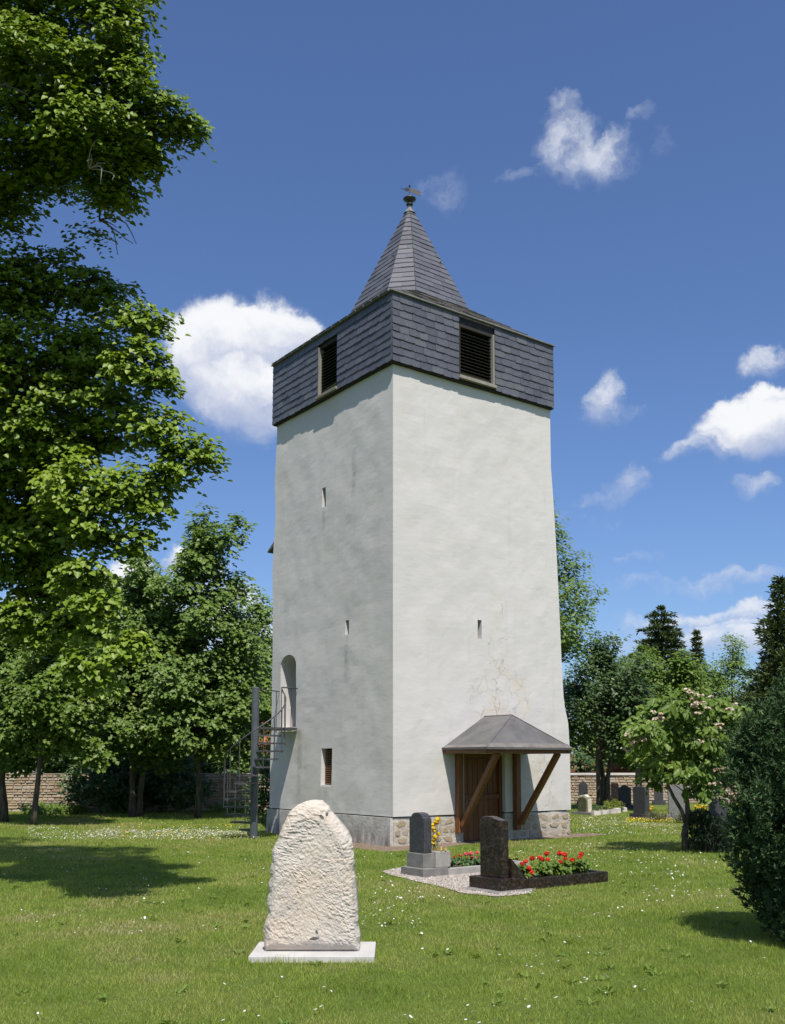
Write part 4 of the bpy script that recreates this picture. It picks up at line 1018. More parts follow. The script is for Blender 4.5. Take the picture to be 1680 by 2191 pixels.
bgtree('maple_tree', 'tall maple with ragged top nearest the left side of the tower', 425, 0, 30.5, 1125, 1640, 425, 250, 31, 'leaf_maple', n=26, shoots=7, shape='maple', per=15, trunk_r=0.09)
bgtree('maple_tree', 'maple with forked mossy trunk in front of the shadowed wall', 286, 0, 31.0, 1215, 1640, 295, 230, 32, 'leaf_maple', n=24, shoots=5, shape='maple', trunk_r=0.10, trunks=[(284, 270, 0.0), (296, 330, 0.1)])
bgtree('maple_tree', 'young maple with thin pale trunk leaning beside the left wall', 76, 0, 27.0, 1290, 1640, 120, 190, 33, 'leaf_fresh', n=20, shoots=3, shape='maple', trunk_r=0.085)
bgtree('maple_tree', 'dark-trunked maple cut by the left edge of the picture', 8, 0, 28.5, 1290, 1640, 10, 230, 34, 'leaf_maple', n=20, shoots=3, shape='maple', trunk_r=0.13)
bgtree('broadleaf_tree', 'small leafy tree between the tall maple and the tower stair', 545, 0, 37.0, 1280, 1560, 545, 150, 35, 'leaf_maple', n=16, shoots=4, trunk_r=0.09)
bgtree('broadleaf_tree', 'tree with pale foliage behind the wall left of the maples', 190, 0, 39.0, 1240, 1640, 200, 240, 36, 'leaf_maple', n=20, shoots=5, trunk_r=0.12)
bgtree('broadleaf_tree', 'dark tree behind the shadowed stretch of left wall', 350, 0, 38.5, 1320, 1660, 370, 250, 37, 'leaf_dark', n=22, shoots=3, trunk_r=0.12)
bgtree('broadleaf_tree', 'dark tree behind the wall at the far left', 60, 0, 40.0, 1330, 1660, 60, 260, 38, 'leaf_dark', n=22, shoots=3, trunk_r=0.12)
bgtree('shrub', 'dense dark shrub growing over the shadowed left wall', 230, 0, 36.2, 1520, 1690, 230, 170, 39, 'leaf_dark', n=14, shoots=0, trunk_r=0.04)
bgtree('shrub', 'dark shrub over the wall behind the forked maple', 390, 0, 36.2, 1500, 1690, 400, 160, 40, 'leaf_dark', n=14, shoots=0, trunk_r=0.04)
bgtree('shrub', 'shrub rising behind the wall beside the spiral stair', 515, 0, 38.0, 1560, 1680, 520, 90, 41, 'leaf_maple', n=9, shoots=1, trunk_r=0.04)
bgtree('broadleaf_tree', 'leafy tree in front of the red roof left of the stair', 500, 0, 41.0, 1330, 1640, 505, 150, 42, 'leaf_maple', n=20, shoots=3, trunk_r=0.10)
bgtree('broadleaf_tree', 'dense tree behind the wall between the forked and tall maples', 300, 0, 42.0, 1270, 1650, 320, 260, 43, 'leaf_maple', n=26, shoots=4, trunk_r=0.12)
bgtree('broadleaf_tree', 'dense tree behind the wall under the huge tree', 130, 0, 43.0, 1300, 1650, 130, 260, 44, 'leaf_fresh', n=24, shoots=4, trunk_r=0.12)
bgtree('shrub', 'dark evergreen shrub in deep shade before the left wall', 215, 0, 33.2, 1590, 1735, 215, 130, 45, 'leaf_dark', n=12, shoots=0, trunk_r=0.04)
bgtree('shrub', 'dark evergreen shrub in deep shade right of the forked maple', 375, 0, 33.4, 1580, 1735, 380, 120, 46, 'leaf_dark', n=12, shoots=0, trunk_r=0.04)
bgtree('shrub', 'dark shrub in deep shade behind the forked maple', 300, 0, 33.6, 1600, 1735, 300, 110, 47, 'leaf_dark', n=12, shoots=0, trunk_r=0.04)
# right of the tower
bgtree('broadleaf_tree', 'tall tree half hidden behind the right wall of the tower', 1165, 0, 33.0, 1095, 1420, 1168, 210, 51, 'leaf_maple', n=26, shoots=5, trunk_r=0.16, leaf=0.12)
bgtree('linden_tree', 'dark linden with three slender trunks right of the tower', 1300, 0, 36.0, 1365, 1610, 1285, 190, 52, 'leaf_dark', n=26, shoots=5, trunk_r=0.10, trunks=[(1283, 1272, 0), (1294, 1288, 0.1), (1301, 1312, 0)], leaf=0.12, dens=1.15)
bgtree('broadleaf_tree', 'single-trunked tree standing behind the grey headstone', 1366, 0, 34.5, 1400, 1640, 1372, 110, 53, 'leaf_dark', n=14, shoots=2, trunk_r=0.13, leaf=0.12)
bgtree('broadleaf_tree', 'fresh green tree behind the far wall left of the conifer', 1380, 0, 45.0, 1385, 1650, 1390, 150, 54, 'leaf_fresh', n=18, shoots=4, trunk_r=0.10)
bgtree('broadleaf_tree', 'fresh green bushy tree below the pointed conifer', 1460, 0, 44.0, 1410, 1650, 1460, 190, 55, 'leaf_fresh', n=22, shoots=5, trunk_r=0.10)
bgtree('broadleaf_tree', 'loose willowy tree between the conifer and the right spruce', 1570, 0, 46.0, 1385, 1650, 1575, 150, 56, 'leaf_maple', n=18, shoots=6, trunk_r=0.10, leaf=0.11)
bgtree('broadleaf_tree', 'dark tree behind the flowering tree near the right edge', 1640, 0, 42.0, 1440, 1660, 1650, 200, 57, 'leaf_dark', n=18, shoots=3, trunk_r=0.12)
bgtree('broadleaf_tree', 'broad tree filling the gap behind the linden trunks', 1320, 0, 50.0, 1400, 1655, 1325, 170, 59, 'leaf_maple', n=20, shoots=3, trunk_r=0.10)
bgtree('broadleaf_tree', 'rounded tree right of the slim conifer tip', 1530, 0, 49.0, 1420, 1655, 1525, 130, 60, 'leaf_maple', n=18, shoots=3, trunk_r=0.10)
bgtree('shrub', 'dark low bush behind the far wall next to the tower', 1240, 0, 43.0, 1600, 1665, 1245, 80, 58, 'leaf_dark', n=8, shoots=0, trunk_r=0.04)

def conifer(name, label, x, Y, top, bot, wid, seed, lmat='needle', n_whorl=16, curve=0.8, leaf=0.16):
    rg = np.random.default_rng(seed); b = at(x, 1600, Y); b.z = 0; zt = at(x, top, Y).z; zb = max(0.4, at(x, bot, Y).z); rad = wid * Y / 2137.0 / 2
    o = thing(name, b, label, 'tree'); mb = MB(); mb.tube([(b.x, b.y, -0.1), (b.x + 0.03, b.y, zt * 0.5), (b.x, b.y, zt - 0.1)], [0.16, 0.10, 0.015], 8)
    P, A = [], []
    for w in range(n_whorl):
        u = w / (n_whorl - 1); z = zb + (zt - zb) * u; R_ = (rad * (1 - u) ** curve + 0.06) * (0.82 + 0.36 * rg.random())
        k = max(5, int(11 * R_ / rad) + 3)
        for j in range(k):
            a = 6.283 * j / k + rg.uniform(-0.3, 0.3); Lb = R_ * rg.uniform(0.55, 1.2); nseg = max(3, int(Lb / 0.09))
            e = np.array((b.x + Lb * math.cos(a), b.y + Lb * math.sin(a), z - 0.16 * Lb + 0.1 * rg.random()))
            s = np.array((b.x, b.y, z)); mb.tube([s, (s + e) / 2 - np.array((0, 0, 0.04 * Lb)), e], [0.02, 0.012, 0.004], 4)
            t = (np.arange(nseg * 12) % nseg + rg.random(nseg * 12)) / nseg; t = t[t > 0.12]
            pts = s + (e - s) * t[:, None] + rg.normal(size=(len(t), 3)) * np.array((0.09, 0.09, 0.07)) * (0.4 + 0.6 * (R_ / rad))
            P.append(pts); A.append(np.tile((math.cos(a), math.sin(a), 0.15), (len(t), 1)) + rg.normal(size=(len(t), 3)) * 0.55)
    P = np.concatenate(P); A = unit(np.concatenate(A)); n = len(P); L = leaf * (0.7 + 0.6 * rg.random(n))
    nr = unit(np.array((0, 0, 1.0)) + rg.normal(size=(n, 3)) * 0.6)
    V, F, k = leaf_mesh(P, A, nr, L, L * 0.32, 'rhomb', 0.3)
    part('crown', V, F, MT[lmat], o, attr=np.repeat(rg.random(n), k), kind='stuff'); mb.build('trunk', MT['bark'], o, smooth=True)
conifer('conifer_tree', 'dark pointed conifer rising above the fresh green trees on the right', 1422, 52.0, 1303, 1560, 205, 61, n_whorl=20, curve=0.55, leaf=0.24)
conifer('conifer_tree', 'slim conifer tip just right of the dark pointed conifer', 1497, 54.0, 1356, 1560, 60, 62, n_whorl=18, curve=0.8, leaf=0.22)
conifer('spruce_tree', 'tall yellowish spruce cut by the right edge of the picture', 1682, 29.0, 1245, 1640, 210, 63, n_whorl=32, curve=0.75, leaf=0.17)
# distant belt of woodland that closes the view behind the walls
rg = np.random.default_rng(70); lb = []
for i in range(80):
    x = rg.uniform(-62, 62); lb.append((x, 78 + rg.uniform(-6, 6), rg.uniform(0.4, 3.8), 3.2, 2.6, 2.4))
V, F, tone, SP = lobe_leaves(lb, 3.6, 0.46, rg, 0.5, 0.8, 'rhomb', 0.8, 16)
solo('woodland', V, F, MT['leaf_maple'], (0, 78, 0), 'far belt of leafy woodland closing the view behind the walls', 'woodland', kind='stuff', attr=tone)


# ------------------------------------------------------------------ standing memorial stone
def m_lime(B):
    P = B.obj; n = B.noise(P, 2.2, 5, 0.6); n2 = B.noise(P, 7, 6, 0.65); n3 = B.noise(P, 45, 4, 0.6); s = B.sep(P)
    c = B.mix(B.ss(n, 0.38, 0.64), (0.54, 0.465, 0.39), (0.50, 0.46, 0.415))
    c = B.mix(B.m('MULTIPLY', B.ss(n2, 0.54, 0.70), 0.55), c, (0.37, 0.355, 0.345))
    c = B.mix(B.m('MULTIPLY', B.ss(n2, 0.40, 0.26), 0.6), c, (0.60, 0.535, 0.455))
    # two dark chips in the foot of the stone
    def chip(x0, z0, rx, rz, sh):
        a = B.m('DIVIDE', B.m('ADD', B.m('SUBTRACT', s[0], x0), B.m('MULTIPLY', B.m('SUBTRACT', s[2], z0), sh)), rx); b = B.m('DIVIDE', B.m('SUBTRACT', s[2], z0), rz)
        d = B.m('ADD', B.m('MULTIPLY', a, a), B.m('MULTIPLY', b, b)); return B.ss(B.m('ADD', d, B.m('MULTIPLY', B.m('SUBTRACT', n3, 0.5), 1.6)), 1.1, 0.75)
    k = B.m('MAXIMUM', B.m('MAXIMUM', chip(0.029, 0.167, 0.042, 0.015, -0.5), chip(0.048, 0.224, 0.012, 0.019, 0.2)), B.m('MAXIMUM', chip(0.084, 1.216, 0.017, 0.021, 0.6), chip(0.128, 1.237, 0.012, 0.019, 0)))
    k = B.m('MULTIPLY', k, B.ss(s[1], 0.0, -0.08))
    c = B.mix(B.m('MULTIPLY', B.ss(B.noise(P, 28, 4, 0.6), 0.62, 0.72), 0.55), c, (0.24, 0.225, 0.21))
    c = B.mix(B.m('MULTIPLY', B.ss(B.noise(B.v('MULTIPLY', P, (3, 3, 0.8)), 2.0, 4, 0.6), 0.5, 0.7), 0.35), c, (0.40, 0.385, 0.37))
    c = B.mix(B.m('MULTIPLY', k, 0.9), c, (0.075, 0.068, 0.065))
    setc(B, c); bump(B, B.m('ADD', B.noise(P, 90, 5, 0.7), B.m('MULTIPLY', n3, 0.6)), 0.6, 0.006)
MT['limestone'] = mat('rough_limestone', m_lime, 0.92, 0.15)
MT['whiteslab'] = simple('white_marble_slab', (0.50, 0.49, 0.475), (0.43, 0.42, 0.405), 5, 0.6, 0.3, 0.1, 40, 0.004)
sb = at(669, 2021, 9.02); SBX, SBY = sb.x, 9.02
YF, YB, SZT = 8.66, 9.37, 0.05
ms = thing('memorial_stone', (SBX, SBY, 0), 'tall rough pale limestone memorial stone on white slab in the foreground lawn', 'memorial stone')
x0 = at(531.5, 2037, YF).x; x1 = at(801.7, 2037, YF).x
m = MB(); m.box(((x0 + x1) / 2, (YF + YB) / 2, SZT / 2 - 0.03), ((x1 - x0) / 2, 0, 0), (0, (YB - YF) / 2, 0), (0, 0, SZT / 2 + 0.03)); m.build('base_slab', MT['whiteslab'], ms, bevel=0.006)
OUT = [(300, 1520), (296, 1440), (306, 1390), (338, 1290), (340, 1180), (345, 1050), (358, 920), (370, 800), (378, 700), (390, 650), (425, 560), (445, 525), (480, 445), (492, 410), (525, 330), (545, 296), (585, 250), (625, 215), (700, 182), (745, 172), (790, 168), (830, 172), (872, 176), (885, 195), (930, 232), (958, 285), (1000, 330), (1050, 390), (1085, 430), (1125, 485), (1160, 560), (1166, 630), (1176, 700), (1186, 800), (1187, 900), (1205, 1000), (1212, 1080), (1218, 1170), (1222, 1250), (1216, 1300), (1217, 1400), (1236, 1470), (1243, 1520), (1240, 1606), (770, 1608), (310, 1606)]
pts = [at(503.4 + a * 0.2154, 1675.3 + b * 0.2154, SBY) for a, b in OUT]
pts = np.array([(p.x - SBX, p.z) for p in pts]); pts[-3:, 1] = SZT - 0.005
pc = np.vstack([pts, pts[:1]]); seg = np.r_[0, np.cumsum(np.linalg.norm(np.diff(pc, axis=0), axis=1))]
NPH, NS = 680, 96
tt = np.linspace(0, seg[-1], NPH, endpoint=False); ox = np.interp(tt, seg, pc[:, 0]); oz = np.interp(tt, seg, pc[:, 1])
cx, cz = 0.0, 0.62
def stone_side(ns, sgn, half):
    ss = np.linspace(0, 1, ns + 1)[1:] ** 0.8
    X = cx + ss[:, None] * (ox - cx)[None]; Z = cz + ss[:, None] * (oz - cz)[None]
    Yv = sgn * half * (1 - 0.42 * np.clip((ss - 0.80) / 0.20, 0, 1) ** 2.2)[:, None] * np.ones_like(X)
    return np.stack([X, Yv, Z], -1)
front = stone_side(NS, -1, 0.17); back = stone_side(8, 1, 0.17)
# tool marks: short slanting strokes, coarser flakes, and pitted ground
def marks(p):
    x, z = p[:, 0], p[:, 2]; q = np.stack([x, z, np.zeros_like(x)], 1)
    ang = 0.55 + 0.9 * (fbm(q, 1.6, 2, 77) - 0.5) + np.where(z > 0.75, -0.35, 0.1) + np.clip(x - 0.15, 0, 1) * -1.2
    u = x * np.cos(ang) - z * np.sin(ang); v = x * np.sin(ang) + z * np.cos(ang)
    st = fbm(np.stack([u * 30, v * 80, np.zeros_like(u)], 1), 1.0, 2, 12); st = np.clip((0.56 - st) * 6, -0.5, 1.0)
    area = np.clip((fbm(q, 3.2, 3, 90) - 0.36) * 4.5, 0.15, 1)
    pit = fbm(q, 42, 3, 31); fl = fbm(q, 5.5, 3, 55)
    pk = fbm(q, 95, 2, 39)
    return -(st - 0.2) * 0.0050 * area + (pit - 0.5) * 0.010 + (fl - 0.5) * 0.022 + (pk - 0.5) * 0.008
fv = front.reshape(-1, 3).copy(); edge = np.repeat(np.linspace(0, 1, NS), NPH)
low = np.clip((fv[:, 2] - SZT) / 0.10, 0.25, 1)
fv[:, 1] -= marks(fv) * low
rim = (fbm(np.stack([fv[:, 0], fv[:, 2], fv[:, 1] * 0], 1), 16, 3, 8) - 0.5) * 0.03 * (edge > 0.9) * (fv[:, 2] > SZT + 0.03)
fv[:, 0] += rim * np.sign(fv[:, 0])
bv = back.reshape(-1, 3).copy(); bv[:, 1] += (fbm(bv, 6, 3, 4) - 0.5) * 0.05
nf = len(fv); V = np.vstack([fv, bv, [[cx, -0.17, cz], [cx, 0.17, cz]]]) + np.array((SBX, SBY, 0))
a = np.arange(NPH); b = (a + 1) % NPH
Q = [np.stack([j * NPH + a, j * NPH + b, (j + 1) * NPH + b, (j + 1) * NPH + a], 1)[:, ::-1] for j in range(NS - 1)]
Q += [nf + np.stack([j * NPH + a, j * NPH + b, (j + 1) * NPH + b, (j + 1) * NPH + a], 1) for j in range(7)]
Q += [np.stack([(NS - 1) * NPH + a, (NS - 1) * NPH + b, nf + 7 * NPH + b, nf + 7 * NPH + a], 1)[:, ::-1]]
T = [np.stack([np.full(NPH, len(V) - 2), a, b], 1)[:, ::-1], nf * 0 + np.stack([np.full(NPH, len(V) - 1), nf + a, nf + b], 1)]
Fs = np.concatenate(Q); F3 = np.concatenate([Fs[:, [0, 1, 2]], Fs[:, [0, 2, 3]]] + T)
so = part('stone', V, F3, MT['limestone'], ms, smooth=True)
bm = bmesh.new(); bm.from_mesh(so.data); bmesh.ops.recalc_face_normals(bm, faces=bm.faces); bm.to_mesh(so.data); bm.free()

# ------------------------------------------------------------------ spiral stair
PB = gp(543, 1794); stair = thing('spiral_staircase', (PB.x, PB.y, 0), 'grey iron spiral staircase up to the arched doorway on the tower', 'staircase')
pz = at(544, 1470, PB.y).z; c = Vector((PB.x, PB.y, 0))
m = MB(); m.lathe(c, [(0.085, -0.1), (0.085, pz - 0.02), (0.06, pz), (0.0, pz + 0.004)], 20); m.build('post', MT['iron'], stair, smooth=False)
RS = 0.67; NST = 13; zP = AB - 0.03; rise = zP / (NST + 1)
# direction from the post towards the doorway
dpt = PL(ac, 0, 0) - c; a_end = math.atan2(dpt.y, dpt.x)
a0 = a_end - R(318)
def rad_v(a): return Vector((math.cos(a), math.sin(a), 0))
STEP = R(318 - 28) / NST
for k in range(NST):
    aa = a0 + STEP * (k + 0.5); zt_ = rise * (k + 1); m = MB(); hw_ = STEP * 0.62
    poly = [c + rad_v(aa - 0.9) * 0.08, c + rad_v(aa - hw_) * RS, c + rad_v(aa) * (RS + 0.02), c + rad_v(aa + hw_) * RS, c + rad_v(aa + 0.9) * 0.08]
    m.prism([p + UP * (zt_ - 0.035) for p in poly], UP * 0.035); m.build('tread', MT['rail'], stair)
m = MB(); ea = a_end
wl1, wl2 = PL(ac - ah - 0.08, 0, 0.02), PL(ac + ah + 0.05, 0, 0.02)
poly = [c + rad_v(ea - R(30)) * 0.10, c + rad_v(ea - R(26)) * RS, wl1, wl2, c + rad_v(ea + R(30)) * RS, c + rad_v(ea + 0.9) * 0.10]
m.prism([p + UP * (zP - 0.045) for p in poly], UP * 0.045); m.build('platform', MT['rail'], stair)
hr = 0.92; pts = []
for k in range(0, NST * 3 + 1):
    aa = a0 + STEP * k / 3; pts.append(c + rad_v(aa) * (RS + 0.01) + UP * (rise * (k / 3 + 0.5) + hr))
m = MB(); start = pts[0]
curl = [start + UP * -0.35 + rad_v(a0 - 0.10) * 0.10, start + UP * -0.22 + rad_v(a0 - 0.2) * 0.14, start + UP * -0.08 + rad_v(a0 - 0.1) * 0.10]
m.tube(curl + pts, 0.016, 6)
q = c + rad_v(ea - R(26)) * RS + UP * (zP + hr)
m.tube([pts[-1], q, wl1 + UP * (zP + hr)], 0.016, 6); m.build('handrail', MT['rail'], stair, smooth=True)
m = MB(); m.tube([c + UP * (pz - 0.03), c + rad_v(ea + R(30)) * RS + UP * (zP + hr - 0.02), wl2 + UP * (zP + hr - 0.02)], 0.014, 6); m.build('handrail', MT['rail'], stair, smooth=True)
for k in range(NST):
    aa = a0 + STEP * (k + 0.5); m = MB(); p = c + rad_v(aa) * (RS + 0.01)
    m.tube([p + UP * (rise * (k + 1) - 0.06), p + UP * (rise * (k + 1) + hr)], 0.010, 5); m.build('baluster', MT['rail'], stair)
for p in (c + rad_v(ea - R(26)) * RS, wl1 + (c - wl1) * 0.15, c + rad_v(ea + R(30)) * RS, wl2 + (c - wl2) * 0.12):
    m = MB(); m.tube([p + UP * (zP - 0.10), p + UP * (zP + hr - 0.02)], 0.010, 5); m.build('baluster', MT['rail'], stair)

# ------------------------------------------------------------------ cemetery walls
def m_rubble(B):
    r = attr_rnd(B); n = B.noise(B.obj, 7, 5, 0.6)
    c = ramp(B, r, [(0, (0.34, 0.22, 0.15)), (0.25, (0.42, 0.32, 0.21)), (0.5, (0.50, 0.38, 0.25)), (0.75, (0.40, 0.34, 0.28)), (1, (0.52, 0.44, 0.34))])
    setc(B, B.mix(B.m('MULTIPLY', n, 0.5), c, (0.30, 0.25, 0.20))); bump(B, B.noise(B.obj, 25, 5, 0.65), 0.6, 0.02)
MT['rubble'] = mat('rubble_stone', m_rubble, 0.92, 0.12)
MT['rubble_mortar'] = simple('rubble_mortar', (0.24, 0.20, 0.16), (0.32, 0.27, 0.21), 4, 0.95, 0.1, 0.5, 20, 0.02)
MT['coping'] = simple('pale_coping', (0.50, 0.46, 0.42), (0.60, 0.56, 0.52), 3, 0.9, 0.15, 0.4, 15, 0.02)
def rubble_wall(name, label, A, Bp, h, seed, coping, mort='rubble_mortar', ch=(0.07, 0.13), vis=(0, 1)):
    A, Bp = Vector(A), Vector(Bp); d = (Bp - A); L = d.length; d.normalize(); n = Vector((d.y, -d.x, 0))
    if n.y > 0: n = -n
    o = thing(name, (A + Bp) / 2, label, 'wall'); rg = random.Random(seed)
    m = MB(); m.box((A + Bp) / 2 + UP * (h / 2 - 0.1), d * (L / 2), n * 0.20, UP * (h / 2 + 0.1)); m.build('core', MT[mort], o)
    V, F, at_ = [], [], []; z = 0.0
    while z < h - 0.02:
        c_ = min(rg.uniform(*ch), h - z); t = L * vis[0]
        while t < L * vis[1]:
            w = rg.uniform(0.10, 0.38); g = 0.007; pr = rg.uniform(0.015, 0.05); q = len(V)
            dz = rg.uniform(-0.012, 0.012)
            f = [(t + g, z + g + rg.uniform(0, 0.015)), (t + w - g, z + g + rg.uniform(0, 0.015)), (t + w - g, z + c_ - g - rg.uniform(0, 0.012)), (t + g, z + c_ - g - rg.uniform(0, 0.012))]
            V += [A + d * a + UP * b_ + n * 0.19 for a, b_ in f]
            V += [A + d * (a + (0.012 if i in (0, 3) else -0.012)) + UP * (b_ + (0.008 if i < 2 else -0.008)) + n * (0.20 + pr) for i, (a, b_) in enumerate(f)]
            F += [(q + 4, q + 5, q + 6, q + 7), (q, q + 1, q + 5, q + 4), (q + 1, q + 2, q + 6, q + 5), (q + 2, q + 3, q + 7, q + 6), (q + 3, q, q + 4, q + 7)]
            at_ += [rg.random()] * 8; t += w
        z += c_
    part('stones', V, F, MT['rubble'], o, attr=at_, kind='stuff')
    if coping:
        t = 0
        while t < L:
            w = min(1.6, L - t); m = MB(); m.box(A + d * (t + w / 2) + UP * (h + 0.045), d * (w / 2 - 0.006), n * 0.27, UP * 0.045); m.build('coping_slab', MT['coping'], o, bevel=0.01); t += w
    return o
yl = 34.6
A = at(-260, 1700, 33.6); Bq = at(640, 1700, 35.6); A.z = Bq.z = 0
rubble_wall('stone_wall', 'rubble stone cemetery wall in tree shade left of the tower', A, Bq, 1.30, 5, False)
m = MB()
A = at(1040, 1700, 41.0); Bq = at(1900, 1700, 42.0); A.z = Bq.z = 0
rubble_wall('stone_wall', 'sunlit yellow rubble wall with pale coping right of the tower', A, Bq, 1.15, 6, True)

# ------------------------------------------------------------------ houses behind
def m_tile(B):
    w = B.new('ShaderNodeTexWave', wave_type='BANDS', bands_direction='X'); B.put(w.inputs['Vector'], B.obj); w.inputs['Scale'].default_value = 1.6; w.inputs['Distortion'].default_value = 0.3
    n = B.noise(B.obj, 1.2, 5, 0.6)
    c = B.mix(B.ss(n, 0.35, 0.65), (0.34, 0.11, 0.06), (0.26, 0.08, 0.048)); setc(B, B.mix(B.m('MULTIPLY', w.outputs['Fac'], 0.3), c, (0.22, 0.06, 0.035)))
    bump(B, w.outputs['Fac'], 0.5, 0.05)
MT['tile'] = mat('red_roof_tile', m_tile, 0.8, 0.25)
MT['housewall'] = simple('house_render', (0.52, 0.50, 0.46), (0.46, 0.44, 0.40), 2, 0.9, 0.15, 0.2, 20, 0.01)
MT['glass'] = simple('window_glass', (0.03, 0.035, 0.04), (0.05, 0.055, 0.06), 2, 0.1, 0.6, 0)
def house(label, cx_, Y, w, dep, hw_, hr_, name='house', win=3):
    o = thing(name, (cx_, Y, 0), label, 'house'); c = Vector((cx_, Y, 0))
    m = MB(); m.box(c + UP * (hw_ / 2), (w / 2, 0, 0), (0, dep / 2, 0), (0, 0, hw_ / 2)); m.build('wall', MT['housewall'], o)
    m = MB(); e = 0.35
    prof = [(-dep / 2 - e, hw_ - 0.15), (0, hw_ + hr_), (dep / 2 + e, hw_ - 0.15), (dep / 2 + e, hw_ - 0.02), (0, hw_ + hr_ + 0.15), (-dep / 2 - e, hw_ - 0.02)]
    m.prism([c + Vector((-w / 2 - e, y, z)) for y, z in prof], Vector((w + 2 * e, 0, 0))); rf = m.build('roof', MT['tile'], o)
    # courses of tiles as raised strips
    V = MB(); n = 12
    for k in range(n):
        t = (k + 0.5) / n; y = -dep / 2 - e + (dep / 2 + e) * t; z = hw_ - 0.02 + (hr_ + 0.17) * t
        V.box(c + Vector((0, y, z + 0.015)), (w / 2 + e, 0, 0), Vector((0, (dep / 2 + e), (hr_ + 0.17))) / n * 0.5, Vector((0, -0.02, 0.02)))
    V.build('tile_courses', MT['tile'], rf, kind='stuff')
    m = MB(); m.box(c + Vector((w * 0.22, 0.3, hw_ + hr_ + 0.25)), (0.3, 0, 0), (0, 0.3, 0), (0, 0, 0.55)); m.build('chimney', MT['tile'], rf)
    for k in range(win):
        x = -w / 2 + w * (k + 0.5) / win
        m = MB(); m.box(c + Vector((x, -dep / 2 - 0.02, hw_ * 0.6)), (0.42, 0, 0), (0, 0.03, 0), (0, 0, 0.5)); f = m.build('window', MT['whiteslab'], o)
        m = MB(); m.box(c + Vector((x, -dep / 2 - 0.045, hw_ * 0.6)), (0.36, 0, 0), (0, 0.012, 0), (0, 0, 0.44)); m.build('pane', MT['glass'], f)
house('red-roofed house glimpsed through leaves beside the spiral stair', at(520, 1600, 46).x - 1.0, 49.0, 7.5, 6.5, 2.0, 2.6)
house('red-roofed house glimpsed through leaves at the far left', at(120, 1600, 50).x - 1.5, 51.0, 7.0, 7.0, 4.4, 2.6)
p = at(1365, 1640, 50)
house('long low shed with red tiled roof behind the right wall', p.x + 0.5, 51.0, 9.0, 4.5, 1.35, 0.55, 'shed', 0)

# ------------------------------------------------------------------ graves farther back on the right
def grave(name, label, x, y, w, h, th, kind, mt, base=True, zbase=0.16, dx=0.0, facing=None, cat='gravestone'):
    p = gp(x, y); o = thing(name, p, label, cat); dw = facing or dL; dt = Vector((dw.y, -dw.x, 0))
    if base:
        m = MB(); m.box(p + UP * (zbase / 2 - 0.02), dw * (w / 2 + 0.08), dt * (th / 2 + 0.09), UP * (zbase / 2 + 0.02)); m.build('base', MT[mt], o, bevel=0.01)
    m = MB(); c = p - dt * th / 2
    m.prism([c + dw * q + UP * (z + (zbase + 0.001 if base else -0.05)) for q, z in head_prof(w, h, 0, kind)], dt * th); m.build('headstone', MT[mt], o, bevel=0.012)
    return o
FR = Vector((-1, 0.12, 0)).normalized()
grave('gravestone', 'narrow dark arched gravestone against the sunlit yellow wall', 1248.5, 1721, 0.36, 0.78, 0.10, 'shoulder', 'granite_grey', facing=FR)
grave('gravestone', 'black peaked gravestone right of the three linden trunks', 1337, 1731, 0.46, 0.72, 0.14, 'shoulder', 'granite_grey', facing=FR)
grave('gravestone', 'brown gravestone behind yellow flowers beside the linden trunks', 1316, 1722, 0.30, 0.70, 0.12, 'flat', 'granite_brown', facing=FR)
grave('gravestone', 'dark grey upright headstone on stepped base beside the brownish shrub', 1373, 1752, 0.46, 0.80, 0.20, 'flat', 'granite_grey')
grave('gravestone', 'broad light grey headstone with curved top behind the flowering tree', 1453, 1754, 0.60, 0.86, 0.14, 'wave', 'granite_mid', facing=FR)
grave('gravestone', 'dark narrow gravestone in shade under the leafy boughs', 1410, 1722, 0.34, 0.80, 0.14, 'flat', 'granite_grey', facing=FR)
grave('gravestone', 'dark square-topped headstone behind the clipped black-green hedge', 1540, 1822, 0.34, 0.84, 0.18, 'flat', 'granite_grey', facing=FR)
# pale stone with ragged edge
p = gp(1249, 1743); o = thing('gravestone', p, 'small mossy gravestone with ragged pale rock edge near the tower', 'gravestone')
MT['mossy'] = simple('mossy_sandstone', (0.075, 0.078, 0.045), (0.12, 0.115, 0.07), 6, 0.9, 0.15, 0.5, 25, 0.01)
MT['paleledge'] = simple('pale_rock_edge', (0.50, 0.44, 0.34), (0.60, 0.55, 0.45), 9, 0.9, 0.15, 0.8, 18, 0.03)
FQ = dL; tq = Vector((FQ.y, -FQ.x, 0))
m = MB(); m.prism([p - tq * 0.012 + FQ * q + UP * z for q, z in head_prof(0.36, 0.57, 0, 'round')], -tq * 0.06); m.build('headstone', MT['mossy'], o, bevel=0.01)
rg_ = random.Random(4); m = MB(); pr = head_prof(0.42, 0.62, 0, 'round'); pr2 = [(q * (1 + rg_.uniform(-0.05, 0.12)), z * (1 + rg_.uniform(-0.03, 0.05))) for q, z in pr]
m.prism([p - tq * 0.005 + tq * 0.0 + FQ * q + UP * z for q, z in pr2], tq * 0.17); m.build('rock_edge', MT['paleledge'], o, bevel=0.02)
m = MB(); m.box(p + tq * 0.06 + UP * 0.03, FQ * 0.42, tq * 0.18, UP * 0.06); m.build('base', MT['concrete'], o, bevel=0.008)
